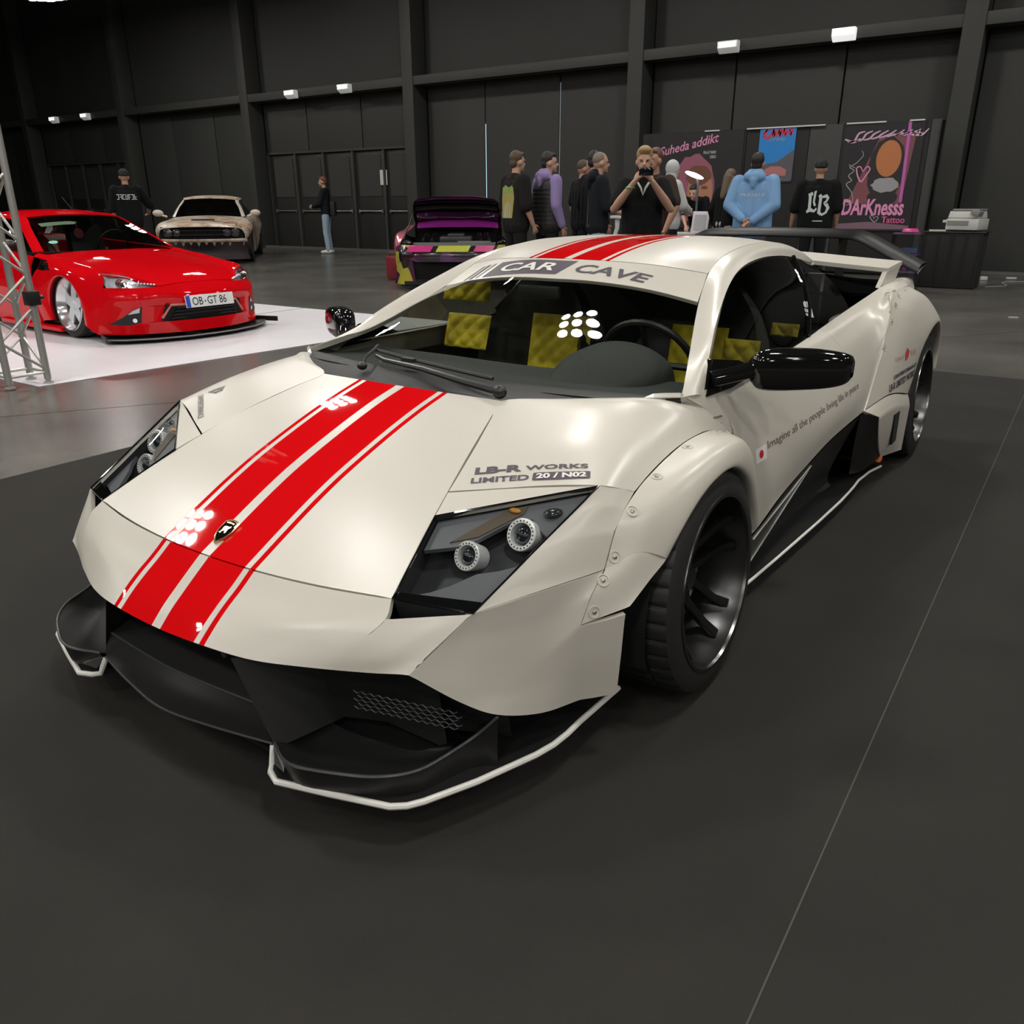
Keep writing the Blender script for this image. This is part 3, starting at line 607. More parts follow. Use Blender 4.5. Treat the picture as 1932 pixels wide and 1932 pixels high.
# --- headlamps
LA, LB_, LC, LD = [Vector(p) for p in ((.555,-.620,.419),(.724,-.560,.406),(.801,-.168,.591),(.500,-.405,.527))]
ln = Vector((.169,-.435,.885)).normalized()
def lampq(u, v, d=0.0, bulge=.008):
    p = (LA*(1-u)+LB_*u)*(1-v)+(LD*(1-u)+LC*u)*v
    return p + ln*(bulge*16*u*(1-u)*v*(1-v) - d)
lamp_grey = mat('lamp_bezel_grey', (.135,.137,.147), .38); lamp_dark = mat('lamp_bezel_dark', (.034,.034,.038), .4)
for sx in (1,-1):
    hl = lambda P: (sx*P[0],P[1],P[2])
    G = np.array([[hl(lampq(u/10,v/10)) for u in range(11)] for v in range(11)])
    lamp = panel('headlamp', [G], lens_glass, car, flange=0, gap=.0015, core=(0,0,0))
    Gp = np.array([[hl(lampq(u/8,v/8,.05+.02*math.sin(3*v/8))) for u in range(9)] for v in range(9)])
    panel('lamp_bowl', [Gp], lamp_dark, lamp, flange=0, gap=0, core=(0,0,0))
    rim = [lampq(u/8,0) for u in range(9)]+[lampq(1,v/8) for v in range(1,9)]+[lampq(1-u/8,1) for u in range(1,9)]+[lampq(0,1-v/8) for v in range(1,8)]
    n = len(rim); b = MB(); b.add([hl(p-ln*.001) for p in rim]+[hl(p-ln*.075) for p in rim], [(i,(i+1)%n,n+(i+1)%n,n+i) for i in range(n)]); b.build('lamp_wall', lamp_dark, lamp)
    b = MB(); b.tube([hl(p+ln*.0005) for p in rim], .003, 5, closed=True); b.build('lamp_seal', gloss_black, lamp)
    # grey upper and lower masks with the dark swoop between them
    def mask(name, uv, d, m): 
        b = MB(); P = [lampq(u,v,d) for u,v in uv]; Q = [p-ln*.012 for p in P]; k = len(P)
        b.add([hl(p) for p in P]+[hl(p) for p in Q], [tuple(range(k))]+[(i,(i+1)%k,k+(i+1)%k,k+i) for i in range(k)]); return b.build(name, m, lamp)
    mask('upper_mask', [(.02,.62),(.30,.60),(.42,.66),(.55,.80),(.70,.81),(.82,.70),(.975,.60),(.985,.985),(.5,.985),(.015,.985)], .018, lamp_grey)
    mask('lower_mask', [(.06,.10),(.97,.10),(.98,.42),(.80,.36),(.62,.33),(.45,.22),(.30,.16)], .026, lamp_grey)
    mask('lamp_foot', [(-.0,.005),(1.0,.005),(1.0,.085),(0,.085)], .004, gloss_black)
    mask('indicator_reflector', [(.20,.66),(.40,.68),(.60,.88),(.585,.965),(.46,.97)], .015, mat('amber_reflector', (.13,.10,.075), .25))
    MB().ell(hl(lampq(.52,.93,.013)), (.016,.010,.006)).build('amber_bulb', mat('amber_lens', (.50,.22,.04), .2), lamp)
    for nm, c, r in (('main_beam', Vector((.700,-.338,.503)), .0385), ('dip_beam', Vector((.618,-.436,.466)), .0345)):
        ax = Vector((-.02,-.90,.43)).normalized(); xx = ax.cross(Vector((1,0,0))).normalized(); yy = ax.cross(xx)
        def ring(prof, n=36, c=c, r=r):
            v = []; f = []; k = len(prof)
            for j in range(n):
                t = 2*math.pi*j/n
                for a, q in prof: p = c + ax*a*r + (xx*math.cos(t)+yy*math.sin(t))*q*r; v.append(hl(p))
            for j in range(n):
                for i in range(k-1): f.append((j*k+i,((j+1)%n)*k+i,((j+1)%n)*k+i+1,j*k+i+1))
            return v, f
        pr_ = MB().add(*ring([(-1.3,.86),(-.15,1.0),(.12,1.0),(.18,.95),(.18,.72),(-.12,.64),(-.3,.60)])).build(nm, mat('brushed_ring', (.78,.78,.76), .35, metal=.35), lamp)
        b = MB().add(*ring([(-.25,.62),(.0,.50),(.14,.33),(.2,.14),(.21,.0)])); b.build('lens', mat('projector_lens', (.012,.015,.02), .03, coat=1.0, coat_rough=.0), pr_)
        b = MB()
        for j in range(22):
            t = 2*math.pi*j/22; p = c + ax*.185*r + (xx*math.cos(t)+yy*math.sin(t))*.83*r; b.tube([hl(p-ax*.002),hl(p+ax*.0006)], r*.055, 6)
        tag(b.build('ring_studs', lamp_dark, pr_), kind='stuff')
    MB().ell(hl(lampq(.82,.84,.016)), (.019,.026,.010), R=rot('Z',-.35*sx)).build('park_lamp', mat('park_lamp_black', (.03,.03,.033), .15), lamp)
# --- wheels
def wheel(nm, cpos, rout, rrim, width, sx, camber, spokes=5):
    W_ = empty(nm, cpos, 0, parent=car); W_.rotation_euler = (0, sx*(-camber), 0)
    w2 = width
    def T(prof): return [(sx*a, r) for a, r in prof]
    def tread(i, j, a, r):
        if 5 <= i <= 13 and i not in (7,8,11) and j % 5 == 0: r -= .007
        return a, r
    R = rout
    tp = [(0,rrim-.004),(.002,rrim+.012),(-.004,rrim+.03),(-.006,R-.022),(-.014,R-.008),(-.028,R-.001),(-w2*.30,R),(-w2*.31,R-.007),(-w2*.34,R-.007),(-w2*.35,R),(-w2*.63,R),(-w2*.64,R-.007),(-w2*.68,R),(-w2+.03,R-.002),(-w2+.006,R-.02),(-w2,rrim+.02),(-w2+.005,rrim-.004)]
    MB().lathe(T(tp), 200, mod=tread).build('tyre', rubber, W_, ang=32); seat_wheel(W_, -.0785)
    rp = [(-.001,rrim+.002),(.004,rrim+.001),(.004,rrim-.009),(-.004,rrim-.012)]
    MB().lathe(T(rp), 72).build('rim_edge', rimlip, W_)
    bp = [(-.004,rrim-.011),(-.05,rrim-.017),(-.085,rrim-.035),(-w2+.02,rrim-.03),(-w2,rrim)]
    MB().lathe(T(bp), 72).build('rim_barrel', mat('barrel_gunmetal', (.075,.075,.075), .3, metal=.9), W_)
    MB().lathe(T([(-.13,.001),(-.13,rrim*.74),(-.15,rrim*.74)]), 48).build('brake_disc', mat('brake_steel', (.10,.10,.10), .35, metal=1), W_)
    for k in range(spokes):
        b = MB()
        for dd in (-.10,.10):
            t = 2*math.pi*k/spokes+.35
            def P(r, a, off, w):
                c, s_ = math.cos(t), math.sin(t); d = (-s_*off, c*off)
                q = []
                for da, dw in ((0,-w),(0,w),(-.022,w),(-.022,-w)): q.append((sx*(a+da), r*c+d[0]*1-s_*dw, r*s_+d[1]+c*dw))
                return q
            sec = [P(.045,-.105,dd*.22,.016),P(rrim*.4,-.092,dd*.33,.0125),P(rrim*.72,-.062,dd*.42,.0115),P(rrim-.03,-.030,dd*.52,.013)]
            v = sum(sec, []); f = [(3,2,1,0),(12,13,14,15)]
            for i in range(3):
                for j in range(4): f.append((i*4+j,i*4+(j+1)%4,(i+1)*4+(j+1)%4,(i+1)*4+j))
            b.add(v, f)
        b.build('spoke', rimb, W_, bevel=.003)
    h = MB().lathe(T([(-.075,.0005),(-.075,.030),(-.085,.036),(-.10,.055),(-.13,.06)]), 30)
    h.build('hub', rimb, W_)
    b = MB()
    for k in range(5): t = 2*math.pi*k/5; b.tube([(sx*-.105,.058*math.cos(t),.058*math.sin(t)),(sx*-.085,.058*math.cos(t),.058*math.sin(t))], .009, 6)
    b.build('wheel_nuts', steel, W_)
    return W_
for sx in (1,-1):
    wheel('front_wheel', (sx*.980,.20,.232), .312, .246, .235, sx, .062)
    wheel('rear_wheel', (sx*1.040,2.97,.243), .322, .248, .31, sx, .045)
    # black wheel-arch liners
    for yc, zc_, r, x0, x1 in ((.2,.24,.345,.58,.93),(2.97,.25,.355,.62,1.0)):
        b = MB(); n = 20; v = []
        for xx_ in (x0,x1):
            for i in range(n+1): t = math.pi*(-.12+1.24*i/n); v.append((sx*xx_,yc+r*math.cos(t),zc_+r*math.sin(t)))
        f = [(i,i+1,n+2+i,n+1+i) for i in range(n)]; v.append((sx*x0,yc,zc_)); f += [(i+1,i,2*n+2) for i in range(n)]
        b.add(v, f).build('arch_liner', void, car)
# --- door mirrors
def mir(sx):
    ms = empty('door_mirror', (0,0,0), 0, parent=car); b = []
    #      x,  y,   z,  half depth, half height
    for x, y, z, d, h in ((.842,.69,.740,.010,.014),(.852,.695,.739,.022,.032),(.865,.70,.738,.036,.048),(.885,.71,.736,.052,.060),(.93,.735,.736,.057,.064),(1.0,.775,.737,.057,.061),(1.06,.81,.737,.052,.055),(1.10,.835,.737,.042,.044),(1.113,.845,.737,.022,.026)):
        sec = []
        for k in range(16):
            t = 2*math.pi*k/16; c, s_ = math.cos(t), math.sin(t)
            sec.append((sx*x, y+d*math.copysign(abs(c)**.6,c), z+h*math.copysign(abs(s_)**.55,s_)))
        sec.append(sec[0]); b.append(sec)
    panel('mirror_shell', [net(b,3,1,lin_v=True)], gloss_black, ms, flange=0, gap=0, core=(sx*.98,.77,.747), weld=.0005)
    MB().add([(sx*1.113,.825,.745)]+[(sx*1.1135,.845+.02*math.cos(k*.4),.745+.02*math.sin(k*.4)) for k in range(16)], [(0,i+1,(i+1)%16+1) for i in range(16)]).build('mirror_cap', gloss_black, ms)
    MB().add([(sx*.8425,.69+.010*math.cos(2*math.pi*k/16),.745+.012*math.sin(2*math.pi*k/16)) for k in range(16)], [tuple(range(16))]).build('mirror_inner_end', gloss_black, ms)
    MB().tube([(sx*.770,.585,.712),(sx*.81,.62,.722),(sx*.855,.675,.735),(sx*.885,.715,.742)], [.026,.024,.026,.032], 12).build('mirror_arm', gloss_black, ms)
    
mir(1); mir(-1)
for sx in (1,-1):
    q = [(.781,.520,.672),(.741,.640,.762),(.781,.78,.742),(.803,.93,.690),(.797,.70,.672)]
    MB().add([(sx*(x+.004),y,z) for x,y,z in q]+[(sx*(x-.012),y,z) for x,y,z in q], [(0,1,2,3,4),(9,8,7,6,5)]+[(i,(i+1)%5,5+(i+1)%5,5+i) for i in range(5)]).build('mirror_sail', gloss_black, car, bevel=.003)
# --- wiper
MB().tube([(.335,.085,.715),(.20,.105,.722),(.0,.155,.731),(-.20,.20,.732),(-.27,.235,.735)], [.013,.011,.009,.007,.006], 8).ell((.338,.088,.712), (.022,.020,.02)).build('wiper_arm', satin_black, car)
MB().tube([(.26,.165,.728),(.05,.19,.737),(-.15,.225,.744),(-.33,.29,.743)], .006, 6).box((-.10,.205,.742), (.05,.02,.012)).build('wiper_blade', matt_black, car)
MB().tube([(-.27,.17,.715),(-.285,.20,.735),(-.31,.27,.748),(-.35,.33,.748)], .006, 6).ell((-.27,.165,.712), (.018,.016,.014)).build('wiper_pivot_link', satin_black, car)
# --- cabin
trim = mat('charcoal_trim', (.020,.021,.021), .7, bump=(160,.1)); leather = mat('black_leather', (.014,.014,.014), .45)
yel = mat('yellow_quilt', (.85,.66,.035), .62)
b = MB().add([(-.74,.30,.62),(.74,.30,.62),(.74,2.2,.60),(-.74,2.2,.60),(-.70,.30,.08),(.70,.30,.08),(.70,2.2,.08),(-.70,2.2,.08)], [(4,5,6,7),(0,1,5,4),(1,2,6,5),(2,3,7,6),(3,0,4,7)]); b.build('cabin_tub', void, car, fix=False)
DB = [[(-.70,.30,.685),(-.35,.215,.694),(0,.185,.698),(.35,.215,.694),(.70,.30,.685)],[(-.72,.55,.665),(-.35,.50,.672),(0,.48,.675),(.35,.52,.672),(.72,.56,.665)],[(-.72,.74,.655),(-.35,.72,.66),(0,.70,.66),(.35,.74,.655),(.72,.75,.655)],[(-.72,.79,.56),(-.35,.78,.56),(0,.78,.56),(.35,.80,.56),(.72,.79,.56)]]
panel('dashboard', [net(DB,5,6)], trim, car, flange=0, gap=0)
BN = [[(.38+.20*math.cos(t)*k,yy,.655+zz*math.sin(t)) for t in np.linspace(0,math.pi,9)] for k, yy, zz in ((.55,.46,.02),(.85,.56,.075),(1.0,.66,.105),(1.0,.76,.115))]
panel('instrument_hood', [net(BN,4,3)], trim, car, flange=.03, gap=0, core=(.38,.7,.5))
R_ = rot('X', math.radians(-62)); b = MB(); b.tube([Vector((.38,.98,.66)) + R_ @ Vector((.178*math.cos(2*math.pi*k/32),.178*math.sin(2*math.pi*k/32),0)) for k in range(32)], .013, 8, closed=True)
for a in (0,math.pi,-math.pi/2): b.tube([Vector((.38,.98,.66)), Vector((.38,.98,.66)) + R_ @ Vector((.17*math.cos(a),.17*math.sin(a),0))], .013, 6)
b.ell((.38,.975,.66), (.05,.03,.05)); b.build('steering_wheel', leather, car)
def quilt(cx_, y0, w, z0, z1, nm, m, lean=.22, depth=.02, cell=.075):
    n = 26; g = []
    for j in range(n+1):
        row = []
        for i in range(n+1):
            u = (i/n-.5)*w; v = z0+(z1-z0)*j/n
            q = abs(math.sin(math.pi*(u+v)/cell)*math.sin(math.pi*(u-v)/cell))**.45*min(1,6*min(i/n,1-i/n,j/n,1-j/n))**.5
            row.append((cx_+u, y0+(v-z0)*lean-depth*q, v))
        g.append(row)
    return panel(nm, [g], m, car, flange=0, gap=0, core=(cx_,y0+.5,.5), ang=180)
for cx_ in (-.39,.39):
    SB = [[(cx_-.25,1.33,.30),(cx_-.13,1.36,.30),(cx_+.13,1.36,.30),(cx_+.25,1.33,.30)],[(cx_-.27,1.33,.55),(cx_-.15,1.42,.55),(cx_+.15,1.42,.55),(cx_+.27,1.33,.55)],[(cx_-.22,1.44,.76),(cx_-.14,1.46,.76),(cx_+.14,1.46,.76),(cx_+.22,1.44,.76)],[(cx_-.12,1.49,.90),(cx_-.08,1.49,.90),(cx_+.08,1.49,.90),(cx_+.12,1.49,.90)]]
    panel('seat_back', [net(SB,5,5)], leather, car, flange=.07, gap=0, core=(cx_,2.2,.6))
    MB().box((cx_,1.08,.27), (.50,.50,.14)).build('seat_cushion', leather, car, bevel=.03)
    quilt(cx_+(.13 if cx_ < 0 else 0), 1.36, .31 if cx_ < 0 else .24, .44, .745, 'seat_quilting', yel)
quilt(-.63, 1.18, .24, .60, .745, 'side_bolster', yel, lean=.35); quilt(-.66, 1.24, .26, .80, .895, 'head_pad', yel, lean=.2)
quilt(.62, 1.25, .14, .62, .73, 'side_bolster', yel, lean=.2); quilt(.60, 1.86, .12, .665, .72, 'side_bolster', yel, lean=.3)
MB().box((0,2.0,.55), (1.4,.05,.75)).build('rear_bulkhead', leather, car)
MB().box((-.05,.90,.90), (.18,.02,.045)).build('rear_view_mirror', leather, car, bevel=.008)
# ------------------------------------------------------------------ lettering and fittings on the white car
ink = mat('plum_grey_vinyl', (.060,.050,.066), .5); ink_l = mat('grey_vinyl', (.16,.145,.13), .5); whitev = mat('white_vinyl_letter', (.70,.68,.63), .45); redv = mat('red_vinyl', (.50,.05,.05), .5)
bw = bvh_of([wing_l]); bh = bvh_of([header]); bd = bvh_of([door, quarter]); br_ = bvh_of([flare_r, quarter]); bwr = bvh_of([wing_r]); bb = bvh_of([bonnet])
def T(nm, s, o3, ux, uy, bv, size, m=ink, bold=.02, shear=0, sx=1.0, sp=1.0, off=.0015, cut=.04): return lay(nm, text_bm(s, size, bold, shear, sx, spacing=sp), m, car, o3, ux, uy, bv, off, cut)
def fitted(nm, s, o3, ux, uy, bv, width, height, m=ink, bold=.03, shear=0, off=.0015, cut=.04):
    bm = text_bm(s, 1.0, bold, shear); xs = [v.co.x for v in bm.verts]; ys = [v.co.y for v in bm.verts]; a, b, c, d = min(xs), max(xs), min(ys), max(ys)
    for v in bm.verts: v.co.x = (v.co.x-a)/(b-a)*width; v.co.y = (v.co.y-c)/(d-c)*height
    return lay(nm, bm, m, car, o3, ux, uy, bv, off, cut)
o = Vector((.512,-.283,.574)); ux = Vector((.262,.128,.030)).normalized(); n_ = Vector((.09,-.31,.945)).normalized(); uy = n_.cross(ux)
at = lambda x, y: o+ux*x+uy*y
fitted('bonnet_lettering', 'LB-R', at(.005,.038), ux, uy, bw, .118, .0275, bold=.045, cut=.02)
fitted('bonnet_lettering', 'WORKS', at(.131,.041), ux, uy, bw, .153, .0175, bold=.03, cut=.02)
fitted('bonnet_lettering', 'LIMITED', at(0,.003), ux, uy, bw, .143, .0205, bold=.03, cut=.02)
lay('number_box', poly_bm([[(.153,.0),(.288,.0),(.290,.003),(.290,.026),(.288,.029),(.155,.029),(.152,.026),(.151,.003)]]), ink, car, o, ux, uy, bw, .0014, .02)
fitted('number_lettering', '20 / N02', at(.160,.005), ux, uy, bw, .121, .0195, m=whitev, bold=.04, off=.0026, cut=.02)
# winged badge beside the right front lamp, and its lettering
o = Vector((-.722,-.118,.618)); ux = Vector((.205,-.155,-.043)).normalized(); n_ = Vector((-.075,-.33,.94)).normalized(); uy = n_.cross(ux)
feathers = [[(.002+.0*i,.020+.010*i),(.010+.014*i,.068-.004*i),(.016+.014*i,.066-.004*i),(.014,.020+.009*i)] for i in range(4)]
feathers += [[(.028,.018+.004*i),(.034+.008*i,.060-.011*i),(.044+.006*i,.058-.011*i),(.030,.016+.003*i)] for i in range(3)] + [[(.0,.012),(.024,.030),(.026,.022),(.010,.006)]]
lay('eagle_badge', poly_bm(feathers), ink_l, car, o, ux, uy, bwr, .0015, .02)
fitted('wing_lettering', 'LB\u2605PERFORMANCE', o+ux*.005-uy*.030, ux, uy, bwr, .20, .026, m=ink_l, bold=.02, cut=.02)
# sun strip on the screen header
o = Vector((0,.962,.984)); ux = Vector((1,0,0)); uy = Vector((0,.105,.066)).normalized()
def para(x0, x1, y0, y1, k): return [(x0,y0),(x1,y0),(x1+k,y1),(x0+k,y1)]
K = .055
lay('sun_strip_block', poly_bm([para(-.352,.002,-.040,.048,K)]), ink, car, o, ux, uy, bh, .0012, .03)
lay('sun_strip_bars', poly_bm([para(-.455,-.443,-.040,.048,K), para(-.427,-.408,-.040,.048,K), para(-.389,-.380,-.040,.048,K)]), ink, car, o, ux, uy, bh, .0012, .03)
fitted('sun_strip_lettering', 'CAR', o+ux*-.272+uy*-.020, ux, uy, bh, .250, .050, m=whitev, bold=.022, shear=.25, off=.0025, cut=.03)
fitted('sun_strip_lettering', 'CAVE', o+ux*.072+uy*-.022, ux, uy, bh, .295, .050, m=ink, bold=.022, shear=.25, cut=.03)
# door motto, flag, quarter lettering
o = Vector((.872,.885,.430)); ux = Vector((.060,.823,.036)).normalized(); n_ = Vector((.97,-.09,.22)).normalized(); uy = n_.cross(ux)
fitted('door_motto', 'Imagine all the people living life in peace', o, ux, uy, bd, .98, .036, m=ink_l, bold=.0, cut=.03)
fo = Vector((.868,.800,.405)); lay('flag_sticker', poly_bm([[(0,0),(.075,0),(.075,.05),(0,.05)]]), mat('white_sticker', (.75,.73,.70), .4), car, fo, ux, uy, bd, .001, .03)
lay('flag_disc', poly_bm([[(.0375+.014*math.cos(k*.35),.025+.014*math.sin(k*.35)) for k in range(18)]]), mat('red_disc', (.55,.02,.03), .4), car, fo, ux, uy, bd, .002, .03)
o = Vector((.812,.60,.572)); ux2 = Vector((.12,.95,-.25)).normalized(); n_ = Vector((.93,-.10,.36)).normalized(); uy2 = n_.cross(ux2); bwd = bvh_of([door, wing_l])
bdg = lambda P: [((x-400)*.00036,(400-y)*.000146) for x, y in P]
fun = lambda P, w: [[p, q, (q[0]+w*2,q[1]-w), (p[0]+w*2,p[1]-w)] for p, q in zip(bdg(P), bdg(P)[1:])]
lay('studio_badge', poly_bm(fun([(205,265),(385,180)],.004)+fun([(250,262),(420,430),(520,555),(590,520),(570,420),(470,335)],.003)+fun([(335,215),(520,480)],.003)+fun([(385,185),(455,300)],.003)), ink_l, car, o, ux2, uy2, bwd, .0015, .02)
lay('studio_badge', poly_bm(fun([(215,290),(300,400),(450,500),(625,650)],.0014)+fun([(410,178),(520,270),(560,400),(620,560),(625,650)],.0014)), mat('pale_vinyl', (.33,.30,.26), .5), car, o, ux2, uy2, bwd, .0015, .02)
lay('studio_lettering', poly_bm([[(a_+.085,b_-.066) for a_,b_ in q] for q in glyphs(5,.075,.010,3)]), mat('pale_vinyl', (.33,.30,.26), .5), car, o, ux2, uy2, bwd, .0015, .02)
o = Vector((.998,2.30,.43)); ux = Vector((.06,.40,.02)).normalized(); n_ = Vector((.98,-.12,.14)).normalized(); uy = n_.cross(ux)
fitted('quarter_lettering', 'LB-R LIMITED WORKS', o-uy*.030-ux*.06, ux, uy, br_, .40, .034, bold=.03, cut=.03)
fitted('quarter_lettering', 'LB\u2605PERFORMANCE', o+uy*.015, ux, uy, br_, .34, .026, bold=.03, cut=.03)
fitted('tuner_lettering', 'Liberty', o+uy*.085+ux*.03, ux, uy, br_, .10, .03, m=mat('pale_red_vinyl', (.55,.30,.27), .5), bold=0, cut=.03)
lay('tuner_badge', poly_bm([[(.15,.075),(.19,.085),(.20,.115),(.17,.135),(.145,.11)]]), redv, car, o, ux, uy, br_, .0015, .03)
fitted('tuner_lettering', 'Walk', o+uy*.085+ux*.215, ux, uy, br_, .08, .03, m=mat('pale_red_vinyl', (.55,.30,.27), .5), bold=0, cut=.03)
# window sticker
bs = bvh_of([side_window]); o = Vector((.735,1.66,.785)); ux = Vector((0,1,-.25)).normalized(); n_ = Vector((.90,0,.43)).normalized(); uy = n_.cross(ux); sk = mat('sticker_white', (.60,.60,.62), .5); k = .5
sc_ = lambda P: [[(a*k,b*k) for a,b in q] for q in P]
lay('window_sticker', poly_bm(sc_([[(.09,.0),(.18,.0),(.18,.13),(.09,.13)]])), sk, car, o, ux, uy, bs, .003, .04)
lay('window_sticker_print', poly_bm(sc_([[(0,.0),(.08,.0),(.08,.02),(0,.02)], [(0,.03),(.03,.03),(.03,.06),(0,.06)], [(.04,.03),(.08,.03),(.08,.06),(.04,.06)], [(.0,.075),(.07,.07),(.08,.12),(.05,.13),(.01,.11)]])), sk, car, o, ux, uy, bs, .003, .04)
# shield on the bonnet
o = Vector((0,-.618,.4455)); n_ = Vector((0,-.459,.888)); ux = Vector((1,0,0)); uy = n_.cross(ux)
sh = [(-.026,.030),(-.012,.036),(0,.038),(.012,.036),(.026,.030),(.026,.0),(.019,-.022),(0,-.042),(-.019,-.022),(-.026,0)]
def badge(nm, k, h0, h1, m): return MB().prism([(a*k,b*k) for a,b in sh], h0, h1, lambda u, v, h: o+ux*u+uy*v+n_*h).build(nm, m, car, bevel=.0012)
badge('badge_rim', 1.0, -.004, .006, mat('badge_gold', (.65,.52,.28), .22, metal=1.0)); badge('badge_field', .84, .004, .0075, gloss_black)
bull = [[(-.012,.006),(-.006,.014),(.004,.012),(.012,.016),(.014,.010),(.008,.004),(.011,-.008),(.007,-.009),(.003,-.002),(-.004,-.003),(-.008,-.012),(-.012,-.011),(-.009,-.002)],[(-.014,.022),(.014,.022),(.014,.026),(-.014,.026)]]
lay('badge_bull', poly_bm(bull), mat('badge_gold', (.65,.52,.28), .22, metal=1.0), car, o, ux, uy, None, .0082)
# rivets in their scallops along the arch flares
alum = mat('rivet_steel', (.42,.40,.37), .35, metal=.8)
def rivets(pts, objs, mirror_objs):
    for sx, ob in ((1,objs),(-1,mirror_objs)):
        bv = bvh_of(ob)
        for p in pts:
            q = Vector((p[0]*sx,p[1],p[2])); h = bv.find_nearest(q); nn = h[1]
            if nn.dot(Vector((sx,-.1,.5))) < 0: nn = -nn
            a = nn.cross(Vector((0,1,.3))).normalized(); b_ = nn.cross(a)
            def P(u, v, w): return h[0]+a*u+b_*v+nn*w
            k = 16
            cup = MB(); rr = [(.0155,-.001),(.0150,.0022),(.0125,.0024),(.0105,-.0012),(0.0,-.0016)]
            v = []; f = []
            for i in range(k):
                t = 2*math.pi*i/k
                for r, w_ in rr: v.append(P(r*math.cos(t), r*math.sin(t), w_))
            for i in range(k):
                for j in range(4): f.append((i*5+j,((i+1)%k)*5+j,((i+1)%k)*5+j+1,i*5+j+1))
            c_ = cup.add(v, f).build('rivet_cup', paint, car)
            dm = MB(); v = []; f = []
            for i in range(12):
                t = 2*math.pi*i/12
                for r, w_ in ((.0058,-.001),(.0052,.0028),(.003,.0042),(0,.0046)): v.append(P(r*math.cos(t), r*math.sin(t), w_))
            for i in range(12):
                for j in range(3): f.append((i*4+j,((i+1)%12)*4+j,((i+1)%12)*4+j+1,i*4+j+1))
            dm.add(v, f).build('rivet', alum, c_)
def midp(A_, B_, i, t): return lerp(A_[i], B_[i], t)
fr = [midp(FS,FB,0.0 and 0 or 0,.22)]
rivets([(.874,-.215,.446),(.875,-.135,.535),(.871,.0,.592),(.864,.20,.617),(.858,.42,.611),(.853,.56,.577)], [flare_f], [_fl for _fl in [bpy.data.objects['front_arch_flare.001']]])
rivets([(.872,-.262,.405),(.866,-.295,.338)], [flare_lo], [bpy.data.objects['arch_flare_extension.001']])
rivets([(.955,2.24,.60),(.945,2.36,.70),(.932,2.44,.765),(.918,2.53,.795),(.905,2.72,.80)], [flare_r], [bpy.data.objects['rear_arch_flare.001']])
# ------------------------------------------------------------------ red coupe on the white mat (own frame: x forward, y left, z up, front axle near x=-0.2)
def sway(rows): # rows[col] given for y>0; adds the mirrored half
    N = np.asarray(rows, float); R = N[:, 1:][:, ::-1].copy(); R[..., 1] *= -1
    return np.concatenate([R, N], 1)
def ymir(N): N = np.array(N, float); N[..., 1] *= -1; return N
def pan(nm, grids, m, par, mir=False, **k):
    k.setdefault('core', (-1.5,0,.3)); k.setdefault('gap', .002); k.setdefault('flange', .012); k.setdefault('ang', 35)
    return panel(nm, [ymir(g) if mir else g for g in grids], m, par, **k)
def pan2(nm, grids, m, par, **k): return pan(nm, grids, m, par, **k), pan(nm, grids, m, par, mir=True, **k)
def flat_prism(pts, d, nm, m, par, **k):
    """solid plate through 3-D points, thickness along vector d"""
    n = len(pts); d = Vector(d); P = [Vector(p) for p in pts]
    return MB().add([p for p in P]+[p+d for p in P], [tuple(range(n)), tuple(range(2*n-1,n-1,-1))]+[(i,n+i,n+(i+1)%n,(i+1)%n) for i in range(n)]).build(nm, m, par, **k)
def road_wheel(par, c, R, rr, w, sy, spk, disc, tyre_m=rubber, camber=0, spokes=5, dish=.07, wspoke=.05, name='wheel'):
    W_ = empty(name, c, 0, parent=par); W_.rotation_euler = (sy*camber,0,0)
    T = lambda pr: [(sy*a,r) for a,r in pr]
    MB().lathe(T([(-.012,rr-.004),(.0,rr+.015),(-.004,R-.02),(-.02,R-.003),(-.05,R),(-w+.05,R),(-w+.02,R-.004),(-w,R-.03),(-w+.01,rr)]), 56, axis='y').build('tyre', tyre_m, W_)
    seat_wheel(W_, .0015)
    MB().lathe(T([(.0,rr+.006),(.008,rr+.002),(.006,rr-.008),(-.01,rr-.014),(-dish,rr-.045),(-dish-.03,rr-.05),(-w+.02,rr-.03)]), 56, axis='y').build('rim', spk[1], W_)
    for k in range(spokes):
        t = 2*math.pi*k/spokes+.3; d = Vector((math.cos(t),0,math.sin(t))); q = Vector((-math.sin(t),0,math.cos(t))); b = MB(); v = []
        for r, a, hw in ((.0,-dish+.015,wspoke*.9),(rr*.45,-dish+.01,wspoke*.8),(rr-.04,-dish-.005,wspoke*1.0)):
            for da, s_ in ((0,-1),(0,1),(-.03,1),(-.03,-1)): v.append(d*r+q*hw*s_*(.8 if da else 1)+Vector((0,sy*(a+da),0)))
        f = [(3,2,1,0),(8,9,10,11)]
        for i in range(2):
            for j in range(4): f.append((i*4+j,i*4+(j+1)%4,(i+1)*4+(j+1)%4,(i+1)*4+j))
        b.add(v, f).build('spoke', spk[0], W_, bevel=.004)
    MB().lathe(T([(-dish+.03,.0005),(-dish+.028,.03),(-dish,.045)]), 20, axis='y').build('hub', spk[0], W_)
    MB().lathe(T([(-.13,.001),(-.13,rr-.05)]), 30, axis='y').build('brake_disc', disc, W_)
    return W_
red = mat('gloss_red_paint', (.60,.003,.007), .6, coat=.75, coat_rough=.03, spec=.0)
gt = empty('coupe', (-6.164,3.294,0), math.radians(-2.5), 'lowered red sports coupe with deep-dish silver wheels on the white mat', 'car')
gtw = glass('coupe_glass', (.50,.56,.50))
